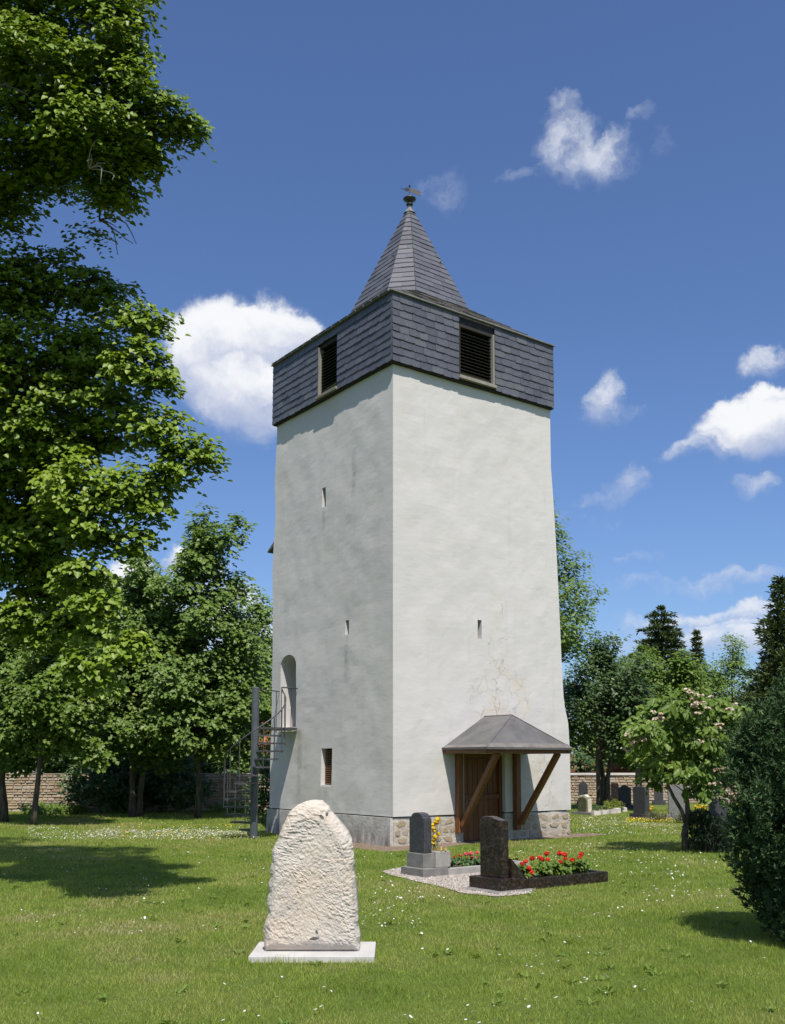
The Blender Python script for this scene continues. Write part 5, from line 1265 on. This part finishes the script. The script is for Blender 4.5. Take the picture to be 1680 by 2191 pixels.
for k, (x, y, w) in enumerate(((1275, 1745, 0.30), (1293, 1743, 0.34), (1310, 1741.5, 0.22), (1320, 1740, 0.20), (1334, 1737.5, 0.24))):
    p = gp(x, y); m = MB(); m.box((0, 0, 0.06), dR * w * 0.5, dL * 0.07, UP * 0.10)
    V = np.array(m.V); V += (RNG.random(V.shape) - 0.5) * 0.03
    lab = ['pale edging block next to the mossy gravestone', 'longest pale edging block below the round bush', 'pale edging block below the middle of the round bush', 'pale edging block under the right half of the round bush', 'rightmost pale edging block beyond the round bush'][k]
    solo('edging_block', V + np.array((p.x, p.y, 0)), m.F, MT['coping'], (p.x, p.y, 0), lab, 'edging stone', 'edging blocks of the old grave')

# ------------------------------------------------------------------ shrubs, yew, hedge
def bush(name, label, x, y, w, h, lmat, seed, leaf=0.05, group=None, n=7, cat='shrub', box=False, clump=0.10):
    p = gp(x, y); rg = np.random.default_rng(seed); lb = []
    for i in range(n):
        a = rg.uniform(0, 6.28); q = math.sqrt(rg.random()) * 0.55
        lb.append((p.x + q * w / 2 * math.cos(a) * 1.2, p.y + q * w / 2 * math.sin(a), h * rg.uniform(0.30, 0.66), w * 0.28, w * 0.28, h * 0.34))
    V, F, tone, SP = lobe_leaves(lb, 3.2, leaf, rg, 0.6, clump, 'rhomb', 0.6, 16, shell=0.6)
    V[:, 2] = np.maximum(V[:, 2], 0.01)
    o = thing(name, p, label, cat, group); part('foliage', V, F, MT[lmat], o, attr=tone, kind='stuff')
    m = MB(); m.tube([(p.x, p.y, -0.05), (p.x + 0.02, p.y, h * 0.5)], [0.02, 0.008], 6); m.build('stem', MT['bark'], o); return o
bush('shrub', 'round yellow-green bush by the linden trunks', 1312, 1738, 0.72, 0.42, 'leaf_yellow', 3)
bush('shrub', 'low brownish shrub right of the dark grey headstone', 1406, 1758, 0.55, 0.27, 'brownshrub', 4)
bush('shrub', 'low brownish shrub in front of the flowering tree trunk', 1466, 1761, 0.68, 0.34, 'brownshrub', 5)
bush('shrub', 'flat green ground cover beside the mossy gravestone', 1285, 1736, 0.8, 0.20, 'leaf_dark', 6)
bush('shrub', 'weedy green tuft at the foot of the left wall near the stair', 500, 1738, 1.3, 0.35, 'leaf_fresh', 7, 0.09, clump=0.16)
bush('shrub', 'weedy green tuft at the foot of the sunlit left wall', 120, 1742, 2.2, 0.35, 'leaf_fresh', 8, 0.09, clump=0.16, n=9)
bush('shrub', 'dark shrub standing behind the spiral stair against the tower', 562, 1762, 0.9, 1.9, 'leaf_dark', 9, 0.08, clump=0.16, n=10)

def shoots_mesh(P, D_, rg, L, nl, leaf, wd):
    """upright feathery shoots: needles set along a short axis"""
    k = len(P); idx = np.repeat(np.arange(k), nl); n = len(idx); t = rg.random(n)
    LL = (L * (0.6 + 0.8 * rg.random(k)))[idx]
    base = P[idx] + D_[idx] * (LL * t)[:, None]
    ax = unit(D_[idx] * 0.75 + rg.normal(size=(n, 3)) * 0.55); nr = unit(rg.normal(size=(n, 3)) + np.array((0, -0.2, 0.5)))
    l = leaf * (1.15 - 0.6 * t) * (0.7 + 0.6 * rg.random(n))
    V, F, kk = leaf_mesh(base, ax, nr, l, l * wd, 'rhomb', 0.2)
    tone = np.clip(0.15 + 0.45 * rg.random(k)[idx] + 0.4 * rg.random(n), 0, 1)
    return V, F, np.repeat(tone, kk)
def yew(name, label, base, prof, seed, nplume, lmat='yew', L=0.16, nl=14, leaf=0.05, cat='yew', pr=(0.10, 0.19), per=34):
    """prof: list of (z, radius x, radius y, offset x); plumes of feathery shoots on the envelope and inside it"""
    rg = np.random.default_rng(seed); zs = [q[0] for q in prof]
    z = rg.uniform(zs[0], zs[-1], nplume); a = rg.uniform(0, 6.2832, nplume)
    rx = np.interp(z, zs, [q[1] for q in prof]); ry = np.interp(z, zs, [q[2] for q in prof]); ofx = np.interp(z, zs, [q[3] for q in prof])
    dirs = np.stack([np.cos(a), np.sin(a), np.zeros_like(a)], 1)
    r = np.where(rg.random(nplume) < 0.72, rg.uniform(0.74, 1.06, nplume), rg.uniform(0.2, 0.75, nplume))
    PC = np.stack([base[0] + ofx + np.cos(a) * rx * r, base[1] + np.sin(a) * ry * r, z - 0.10], 1)
    ax = unit(dirs * 0.30 + np.array((0, 0, 1.0)) + rg.normal(size=(nplume, 3)) * 0.16)
    idx = np.repeat(np.arange(nplume), per); n = len(idx); t = rg.random(n); w = rg.uniform(pr[0], pr[1], nplume)[idx]
    PLn = w * 2.6; q = rg.normal(size=(n, 3)); q -= ax[idx] * np.sum(q * ax[idx], 1, keepdims=True); q = unit(q)
    env = w * (0.55 + 0.6 * np.sin(np.pi * np.clip(t, 0, 1) ** 0.8)) * (1 - 0.75 * t ** 3)
    P = PC[idx] + ax[idx] * (PLn * (t - 0.35))[:, None] + q * (env * rg.uniform(0.55, 1.0, n))[:, None]
    D_ = unit(ax[idx] * 1.0 + q * 0.55 + rg.normal(size=(n, 3)) * 0.18)
    V, F, tone = shoots_mesh(P, D_, rg, L * 0.6, nl, leaf, 0.32)
    V[:, 2] = np.maximum(V[:, 2], 0.02)
    o = thing(name, (base[0], base[1], 0), label, cat); part('foliage', V, F, MT[lmat], o, attr=tone, kind='stuff')
    # dark woody core that the shoots grow from
    m = MB(); nseg = 10
    for k in range(9):
        aa = k * 0.7; zt = zs[-1] * (0.55 + 0.4 * (k % 3) / 2); rr_ = 0.35 * np.interp(zt * 0.6, zs, [q[1] for q in prof])
        ox_ = np.interp(zt, zs, [q[3] for q in prof])
        m.tube([(base[0] + 0.05 * math.cos(aa), base[1] + 0.05 * math.sin(aa), -0.05), (base[0] + ox_ * 0.5 + rr_ * math.cos(aa), base[1] + rr_ * math.sin(aa), zt * 0.5), (base[0] + ox_ + rr_ * 1.3 * math.cos(aa), base[1] + rr_ * 1.3 * math.sin(aa), zt)], [0.05, 0.035, 0.01], 6)
    m.build('stem', MT['bark'], o, smooth=True); return o
YB_ = gp(1690, 2035); ybx, yby = YB_.x + 0.42, YB_.y + 0.45
yew('yew_tree', 'dense dark green yew at the right edge of the lawn', (ybx, yby), [(0.10, 0.34, 0.38, 0.08), (0.35, 0.52, 0.52, 0.05), (0.8, 0.62, 0.66, 0.03), (1.4, 0.70, 0.74, 0.02), (1.8, 0.66, 0.70, 0.05), (2.1, 0.50, 0.52, 0.10), (2.35, 0.30, 0.30, 0.15), (2.55, 0.10, 0.10, 0.2)], 81, 420, nl=10, leaf=0.060)
HB_ = gp(1518, 1826)
yew('clipped_hedge', 'small clipped black-green hedge under the flowering tree', (HB_.x + 0.05, HB_.y + 0.3), [(0.05, 0.34, 0.30, 0), (0.4, 0.38, 0.33, 0), (0.62, 0.33, 0.30, 0), (0.74, 0.14, 0.14, -0.1)], 82, 110, 'hedge', 0.10, 8, 0.04, 'hedge', (0.06, 0.10), 30)

# flowering tree
FB = gp(1467, 1823); fl = []
for (x, y, r) in ((1400, 1530, 42), (1460, 1515, 45), (1520, 1520, 42), (1560, 1545, 36), (1380, 1570, 40), (1440, 1575, 46), (1505, 1580, 46), (1555, 1600, 34), (1375, 1610, 30), (1420, 1640, 36), (1500, 1640, 40), (1540, 1660, 30), (1400, 1665, 22), (1470, 1650, 30), (1510, 1690, 26), (1550, 1640, 30), (1470, 1550, 40), (1590, 1530, 26), (1430, 1500, 24), (1480, 1690, 16)):
    dY = random.Random(x * y).uniform(-0.55, 0.55); p = at(x, y, FB.y + dY); s = r * FB.y / 2137; fl.append((p.x, p.y, p.z, s, s * 1.2, s * 0.8))
fk = at(1469, 1761, FB.y); l1 = at(1429, 1679, FB.y); r1_ = at(1472, 1720, FB.y)
ft = tree('flowering_tree', 'small flowering tree with drooping leaves and pinkish bracts', (FB.x, FB.y, 0), fl, 0.035, 1.1, 0.125, 'leaf_fresh', 91, dens=5.5, shape='broad', aspect=0.55, clump=0.17, per=13, flat=0.5, trunks=[((FB.x, FB.y), (fk.x + 0.15, fk.y))], droop=0.7, upw=0.55)
old = [o for o in bpy.data.objects if o.parent == ft and o.name.startswith('trunk')][0]
m = MB(); m.tube([FB - UP * 0.1, FB + Vector((-0.01, 0, 0.25)), at(1463, 1785, FB.y), fk], [0.075, 0.058, 0.052, 0.05], 9)
m.tube([fk - UP * 0.05, at(1459, 1735, FB.y), at(1441, 1705, FB.y), l1, at(1420, 1640, FB.y)], [0.042, 0.038, 0.034, 0.028, 0.012], 8)
m.tube([fk - UP * 0.05, at(1474, 1740, FB.y), r1_, at(1468, 1690, FB.y), at(1490, 1640, FB.y)], [0.04, 0.036, 0.032, 0.024, 0.012], 8)
m.tube([at(1474, 1743, FB.y), at(1484, 1737, FB.y), at(1490, 1728, FB.y)], [0.016, 0.01, 0.006], 6); m.build('bough', MT['bark'], ft, smooth=True)
MT['blossom'] = leafmat('pinkish_bract', [(0, (0.42, 0.24, 0.13)), (0.3, (0.55, 0.44, 0.33)), (1, (0.66, 0.62, 0.50))], 0.3, tint=(1, 0.9, 0.8))
rg = np.random.default_rng(14); PP = []
for (x, y, r, k) in ((1398, 1530, 24, 4), (1460, 1492, 32, 5), (1505, 1500, 24, 5), (1365, 1580, 22, 6), (1385, 1592, 16, 3), (1490, 1535, 20, 3), (1530, 1558, 14, 3), (1345, 1600, 12, 2), (1493, 1585, 12, 2), (1525, 1583, 8, 2), (1538, 1648, 10, 2), (1532, 1672, 12, 2), (1480, 1690, 12, 1), (1565, 1510, 14, 2)):
    for _ in range(int(k * 1.6)): PP.append(np.array(at(x + rg.uniform(-r, r), y + rg.uniform(-r, r) * 0.6, FB.y - rg.uniform(0.45, 0.8))))
PP = np.array(PP); idx = np.repeat(np.arange(len(PP)), 9); n = len(idx); a = rg.uniform(0, 6.28, n)
ax = np.stack([np.cos(a), np.sin(a), rg.uniform(-0.6, 0.2, n)], 1); L = rg.uniform(0.05, 0.09, n)
V, F, kk = leaf_mesh(PP[idx], unit(ax), unit(np.array((0, -0.5, 0.9)) + rg.normal(size=(n, 3)) * 0.4), L, L * 0.7, 'broad')
part('blossom', V, F, MT['blossom'], ft, attr=np.repeat(rg.random(n), kk), kind='stuff')

# ------------------------------------------------------------------ flowers on the graves
def petal_mat(name, c1, c2): return leafmat(name, [(0, c1), (1, c2)], 0.25, 0.5, 0.3, (1, 0.8, 0.8))
MT['redpetal'] = petal_mat('red_petal', (0.62, 0.030, 0.012), (0.80, 0.085, 0.04)); MT['pinkpetal'] = petal_mat('pink_petal', (0.70, 0.09, 0.12), (0.80, 0.22, 0.26))
MT['yellowpetal'] = petal_mat('yellow_petal', (0.75, 0.52, 0.01), (0.85, 0.66, 0.05)); MT['whitepetal'] = petal_mat('white_petal', (0.70, 0.70, 0.66), (0.80, 0.80, 0.76))
def head_mesh(rg, r, npet):
    d = unit(rg.normal(size=(npet, 3)) + np.array((0, 0, 0.5))); P = d * r * 0.55
    ax = unit(np.cross(d, rg.normal(size=(npet, 3)))); L = np.full(npet, r * 0.95) * (0.8 + 0.4 * rg.random(npet))
    V, F, kk = leaf_mesh(P - ax * L[:, None] * 0.5, ax, d, L, L * 0.9, 'broad', 0.1); return raw_mesh('flower_head', V, F, np.repeat(rg.random(npet), kk))
rgf = np.random.default_rng(33); heads = {}
for key, mt, r in (('red', 'redpetal', 0.052), ('pink', 'pinkpetal', 0.042), ('yellow', 'yellowpetal', 0.05), ('redsmall', 'redpetal', 0.03)):
    me = head_mesh(rgf, r, 34); me.materials.append(MT[mt]); heads[key] = me
def plant(name, label, p, h, w, hs, key, seed, group, leaf=0.05, lmat='leaf_fresh', stems=True, cat='flower'):
    rg = np.random.default_rng(seed); o = thing(name, p, label, cat, group); P0 = Vector(p)
    lb = [(P0.x + rg.uniform(-1, 1) * w * 0.25, P0.y + rg.uniform(-1, 1) * w * 0.25, P0.z + h * rg.uniform(0.3, 0.6), w * 0.33, w * 0.33, h * 0.32) for _ in range(4)]
    V, F, tone, SP = lobe_leaves(lb, 2.2, leaf, rg, 0.6, 0.05, 'broad', 0.9, 8, shell=0.4); V[:, 2] = np.maximum(V[:, 2], P0.z + 0.005)
    part('foliage', V, F, MT[lmat], o, attr=tone, kind='stuff')
    m = MB()
    for (dx, dy, dz) in hs:
        q = P0 + Vector((dx, dy, dz)); m.tube([P0 + Vector((dx * 0.4, dy * 0.4, 0)), q], [0.004, 0.003], 4)
        f = link('flower_head', heads[key], None, o); f.location = q - P0; f.rotation_euler = (rg.uniform(-0.4, 0.4), rg.uniform(-0.4, 0.4), rg.uniform(0, 6)); s = rg.uniform(0.8, 1.15); f.scale = (s, s, s * 0.85)
    m.build('stem', MT['leaf_fresh'], o); return o
def bedp(o_, t, l, z): q = Vector((o_.x, o_.y, 0)) + dR * t + dL * l; return (q.x, q.y, z)
rg = np.random.default_rng(12)
hh = [[(-0.02, -0.05, 0.22), (0.07, -0.08, 0.17), (0.06, 0.0, 0.14), (0.10, -0.06, 0.11)], [(0.0, -0.05, 0.23), (0.10, 0.0, 0.27)], [(-0.03, 0.0, 0.28), (0.08, 0.04, 0.33)], [(-0.02, -0.04, 0.24), (0.06, -0.02, 0.23)], [(0.0, -0.04, 0.19), (0.08, 0.02, 0.30)], [(-0.02, 0.0, 0.30), (0.06, -0.05, 0.22)], [(0.04, 0.0, 0.24), (-0.06, 0.0, 0.20)], [(0.05, 0.0, 0.27)]]
GER = ['red geranium with four blooms nearest the brown granite headstone'] + [w + ' red geranium from the brown granite headstone' for w in ('second', 'third', 'fourth', 'fifth', 'sixth', 'seventh')] + ['single-bloomed red geranium at the far end of the dark kerbed bed']
for k, hs in enumerate(hh):
    plant('geranium', GER[k], bedp(GB, 0.62 + 0.175 * k, 0.22 + 0.14 * (k % 2), 0.105), 0.24, 0.26, hs, 'red', 200 + k, 'red geraniums in the dark kerbed bed')
BEG = ['low red begonia nearest the grey headstone', 'second low red begonia from the grey headstone', 'third low red begonia from the grey headstone', 'first pink begonia counted from the grey headstone', 'middle one of the three pink begonias', 'pink begonia farthest from the grey headstone', 'last red begonia at the far end of the pale kerbed bed']
for k in range(7):
    key = 'pink' if k in (3, 4, 5) else 'redsmall'
    hs = [(rg.uniform(-0.08, 0.08), rg.uniform(-0.08, 0.02), rg.uniform(0.12, 0.22)) for _ in range(3)]
    plant('begonia', BEG[k], bedp(GA, 0.62 + 0.18 * k, 0.26 + 0.1 * (k % 2), 0.07), 0.17, 0.24, hs, key, 220 + k, 'pink begonias in the pale kerbed bed' if key == 'pink' else 'red begonias in the pale kerbed bed', 0.045, 'leaf_dark')
bush('shrub', 'small green tuft behind the brown granite headstone', 1101, 1853, 0.26, 0.24, 'leaf_yellow', 71, 0.04, clump=0.07)
# bouquet behind the grey stone, dry plants in the planter
q = Vector((GA.x, GA.y, 0)) + dR * 0.46 + dL * 0.30
hs = [(rgf.uniform(-0.05, 0.05), rgf.uniform(-0.05, 0.05), 0.24 + 0.045 * i) for i in range(9)]
bq = plant('bouquet', 'bouquet of yellow flowers in a dark vase behind the grey headstone', (q.x, q.y, 0.13), 0.42, 0.15, [(a, b, c_ + 0.10) for a, b, c_ in hs], 'yellow', 240, None, 0.05, 'leaf_dark')
m = MB(); m.lathe((q.x, q.y, 0.13), [(0.035, 0.0), (0.05, 0.12), (0.042, 0.18)], 10); m.build('vase', MT['copper'], bq, smooth=True)
q = Vector((GA.x, GA.y, 0)) + dR * 0.38 + dL * 0.11; q.z = 0.37
rg = np.random.default_rng(5); n = 160; P = np.stack([q.x + rg.normal(size=n) * 0.045, q.y + rg.normal(size=n) * 0.045, np.full(n, 0.365)], 1)
ax = unit(np.stack([rg.normal(size=n) * 0.6, rg.normal(size=n) * 0.6, np.ones(n)], 1)); L = rg.uniform(0.04, 0.09, n)
V, F, kk = leaf_mesh(P, ax, unit(rg.normal(size=(n, 3))), L, L * 0.35, 'rhomb'); 
MT['dryplant'] = leafmat('dry_plant', [(0, (0.35, 0.26, 0.10)), (1, (0.55, 0.45, 0.22))], 0.2)
solo('dry_plant', V, F, MT['dryplant'], q, 'tuft of dry yellowish stems in the small concrete planter', 'plant', attr=np.repeat(rg.random(n), kk), kind='stuff')
def far_flowers(label, x, y, n, w, key, seed):
    p = gp(x, y); rg = np.random.default_rng(seed)
    plant('flower_bunch', label, (p.x, p.y, 0.0), 0.22, w, [(rg.uniform(-1, 1) * w * 0.6, rg.uniform(-0.1, 0.1), rg.uniform(0.2, 0.34)) for _ in range(n)], key, seed, None, 0.07, 'leaf_fresh')
far_flowers('bunch of yellow flowers right of the broad grey headstone', 1500, 1745, 14, 0.36, 'yellow', 301)
far_flowers('bunch of red flowers beside the yellow ones near the hedge', 1535, 1742, 10, 0.30, 'red', 302)
far_flowers('yellow flowers in front of the brown gravestone', 1315, 1728, 9, 0.22, 'yellow', 303)
far_flowers('yellow flowers right of the dark grey headstone', 1394, 1748, 4, 0.10, 'yellow', 304)

# ------------------------------------------------------------------ lawn: grass blades, weeds, daisies
def keep_off(P):
    k = ~in_poly(P, gr)
    loc = (P - np.array((C0.x, C0.y))); t = loc @ np.array((dR.x, dR.y)); l = loc @ np.array((dL.x, dL.y))
    k &= ~((t > -0.12) & (l > -0.10) & (t < 5.4) & (l < 5.4))
    k &= ~(in_poly(P, soil) & (RNG.random(len(P)) < 0.93))
    for o_, tt_, ll_ in ((GA, 2.2, 0.86), (GB, 2.12, 0.74)):
        q = P - np.array((o_.x, o_.y)); t = q @ np.array((dR.x, dR.y)); l = q @ np.array((dL.x, dL.y)); k &= ~((t > -0.03) & (t < tt_) & (l > -0.03) & (l < ll_))
    k &= ~((P[:, 0] > x0 - 0.005) & (P[:, 0] < x1 + 0.005) & (P[:, 1] > YF - 0.005) & (P[:, 1] < YB + 0.005))
    return k
def lawn_points(n, y0, y1, pw, half=0.50):
    u = RNG.random(n); e = 2 - pw
    Y = (y0 ** e + u * (y1 ** e - y0 ** e)) ** (1 / e) if abs(e) > 1e-6 else y0 * (y1 / y0) ** u
    X = RNG.uniform(-1, 1, n) * (Y * half + 0.4); P = np.stack([X, Y], 1); return P[keep_off(P)]
P = lawn_points(580000, 5.6, 36.0, 1.75); n = len(P); P3 = np.c_[P, np.zeros(n)]
pat = fbm(P3, 0.55, 4, 3); pat2 = fbm(P3, 2.2, 3, 8); tuft = fbm(P3, 4.5, 2, 15)
Lh = (0.018 + 0.030 * RNG.random(n)) * (0.35 + 1.4 * tuft ** 1.3) * (P[:, 1] / 8) ** 0.25
rim_ = (P[:, 0] > x0 - 0.10) & (P[:, 0] < x1 + 0.10) & (P[:, 1] > YF - 0.13) & (P[:, 1] < YF); Lh = np.where(rim_, Lh * 1.9, Lh)
Wd = 0.0042 * (P[:, 1] / 7) ** 0.85 * (0.7 + 0.6 * RNG.random(n))
an = RNG.uniform(0, 6.283, n); lean = 0.25 + 0.65 * RNG.random(n)
ax = unit(np.stack([np.cos(an) * lean, np.sin(an) * lean, np.ones(n)], 1)); sd = RNG.uniform(0, 6.283, n)
nr = np.stack([np.cos(sd), np.sin(sd), np.zeros(n)], 1)
V, F, kk = leaf_mesh(P3, ax, nr, Lh, Wd, 'blade')
tone = np.clip(0.45 * RNG.random(n) + 1.45 * (pat - 0.5) + 1.0 * (pat2 - 0.5) + 0.29, 0, 1)
MT['grass'] = leafmat('grass_blade', [(0, (0.145, 0.225, 0.030)), (0.35, (0.230, 0.315, 0.050)), (0.62, (0.305, 0.365, 0.076)), (0.85, (0.37, 0.36, 0.125)), (1, (0.48, 0.42, 0.22))], 0.36, 0.5, 0.25, (1.1, 1.15, 0.5))
solo('grass', V, F, MT['grass'], (0, 0, 0), 'short mown grass covering the churchyard lawn', 'grass', kind='stuff', attr=np.repeat(tone, kk))
# broad-leaved weeds
P = lawn_points(420, 5.7, 22.0, 1.7); P3 = np.c_[P, np.zeros(len(P))]
P = P[fbm(P3, 0.9, 3, 44) > 0.47]; k = len(P); per = 9; idx = np.repeat(np.arange(k), per); n = len(idx); a = RNG.uniform(0, 6.283, n)
ax = unit(np.stack([np.cos(a), np.sin(a), RNG.uniform(0.25, 0.9, n)], 1)); L = RNG.uniform(0.03, 0.075, n)
V, F, kk = leaf_mesh(np.c_[P[idx] + RNG.normal(size=(n, 2)) * 0.02, np.full(n, 0.01)], ax, unit(np.array((0, 0, 1.0)) - ax * ax[:, 2:3] + 1e-3), L, L * 0.32, 'broad')
MT['weed'] = leafmat('weed_leaf', [(0, (0.105, 0.175, 0.030)), (1, (0.17, 0.25, 0.05))], 0.25)
solo('lawn_weeds', V, F, MT['weed'], (0, 0, 0), 'broad-leaved weeds dotted through the lawn', 'weeds', kind='stuff', attr=np.repeat(RNG.random(n), kk))
# daisies and buttercups
def dots(P, r, z0, name, label, mt, seed):
    n = len(P); rg = np.random.default_rng(seed); s = r * (0.7 + 0.6 * rg.random(n)); kx = 7
    an = np.arange(kx) * 2 * math.pi / kx; tl = rg.normal(size=(n, 2)) * 0.35
    X = s[:, None] * np.cos(an)[None]; Yv = s[:, None] * np.sin(an)[None]
    Z = (z0 * (0.7 + 0.6 * rg.random(n)))[:, None] + X * tl[:, :1] + Yv * tl[:, 1:]
    V = np.stack([P[:, :1] + X, P[:, 1:] + Yv, Z], -1).reshape(-1, 3)
    V = V.reshape(n, kx, 3); cen = V.mean(1, keepdims=True) + np.array((0, 0, 0.25)) * s[:, None, None]; V = np.concatenate([V, cen], 1).reshape(-1, 3)
    F = np.array([(i, (i + 1) % kx, kx) for i in range(kx)]); F = (F[None] + (np.arange(n) * (kx + 1))[:, None, None]).reshape(-1, 3)
    solo(name, V, F, MT[mt], (0, 0, 0), label, 'flowers', kind='stuff', attr=np.repeat(rg.random(n), kx + 1))
Pa = lawn_points(2600, 6.0, 34.0, 1.2); Pa3 = np.c_[Pa, np.zeros(len(Pa))]
Pa = Pa[fbm(Pa3, 1.2, 3, 60) > 0.52]
def band(xa, xb, ya, yb, n):
    u = RNG.random((n, 2)); q = np.array([tuple(gp(xa + (xb - xa) * a, ya + (yb - ya) * b))[:2] for a, b in u]); return q[keep_off(q)]
Pb = np.concatenate([band(60, 560, 1772, 1800, 1500), band(180, 420, 1778, 1795, 700), band(420, 545, 1778, 1792, 500), band(1225, 1480, 1748, 1790, 800), band(1100, 1560, 1800, 1880, 500), band(1240, 1420, 1752, 1770, 400), band(770, 900, 1870, 2000, 110), band(560, 680, 1800, 2000, 100), band(1300, 1620, 1830, 1960, 160)])
Pb = Pb[fbm(np.c_[Pb, np.zeros(len(Pb))], 1.0, 3, 61) > 0.44]
dots(np.concatenate([Pa, Pb]), 0.0105, 0.05, 'daisies', 'tiny white daisies scattered through the lawn', 'whitepetal', 1)
dots(np.concatenate([band(250, 545, 1765, 1800, 260), band(1340, 1440, 1752, 1762, 420), band(1225, 1440, 1750, 1775, 120)]), 0.013, 0.06, 'buttercups', 'tiny yellow buttercups scattered through the far lawn', 'yellowpetal', 2)
for (x, y, k) in ((2040, 2636, 5),):
    pass
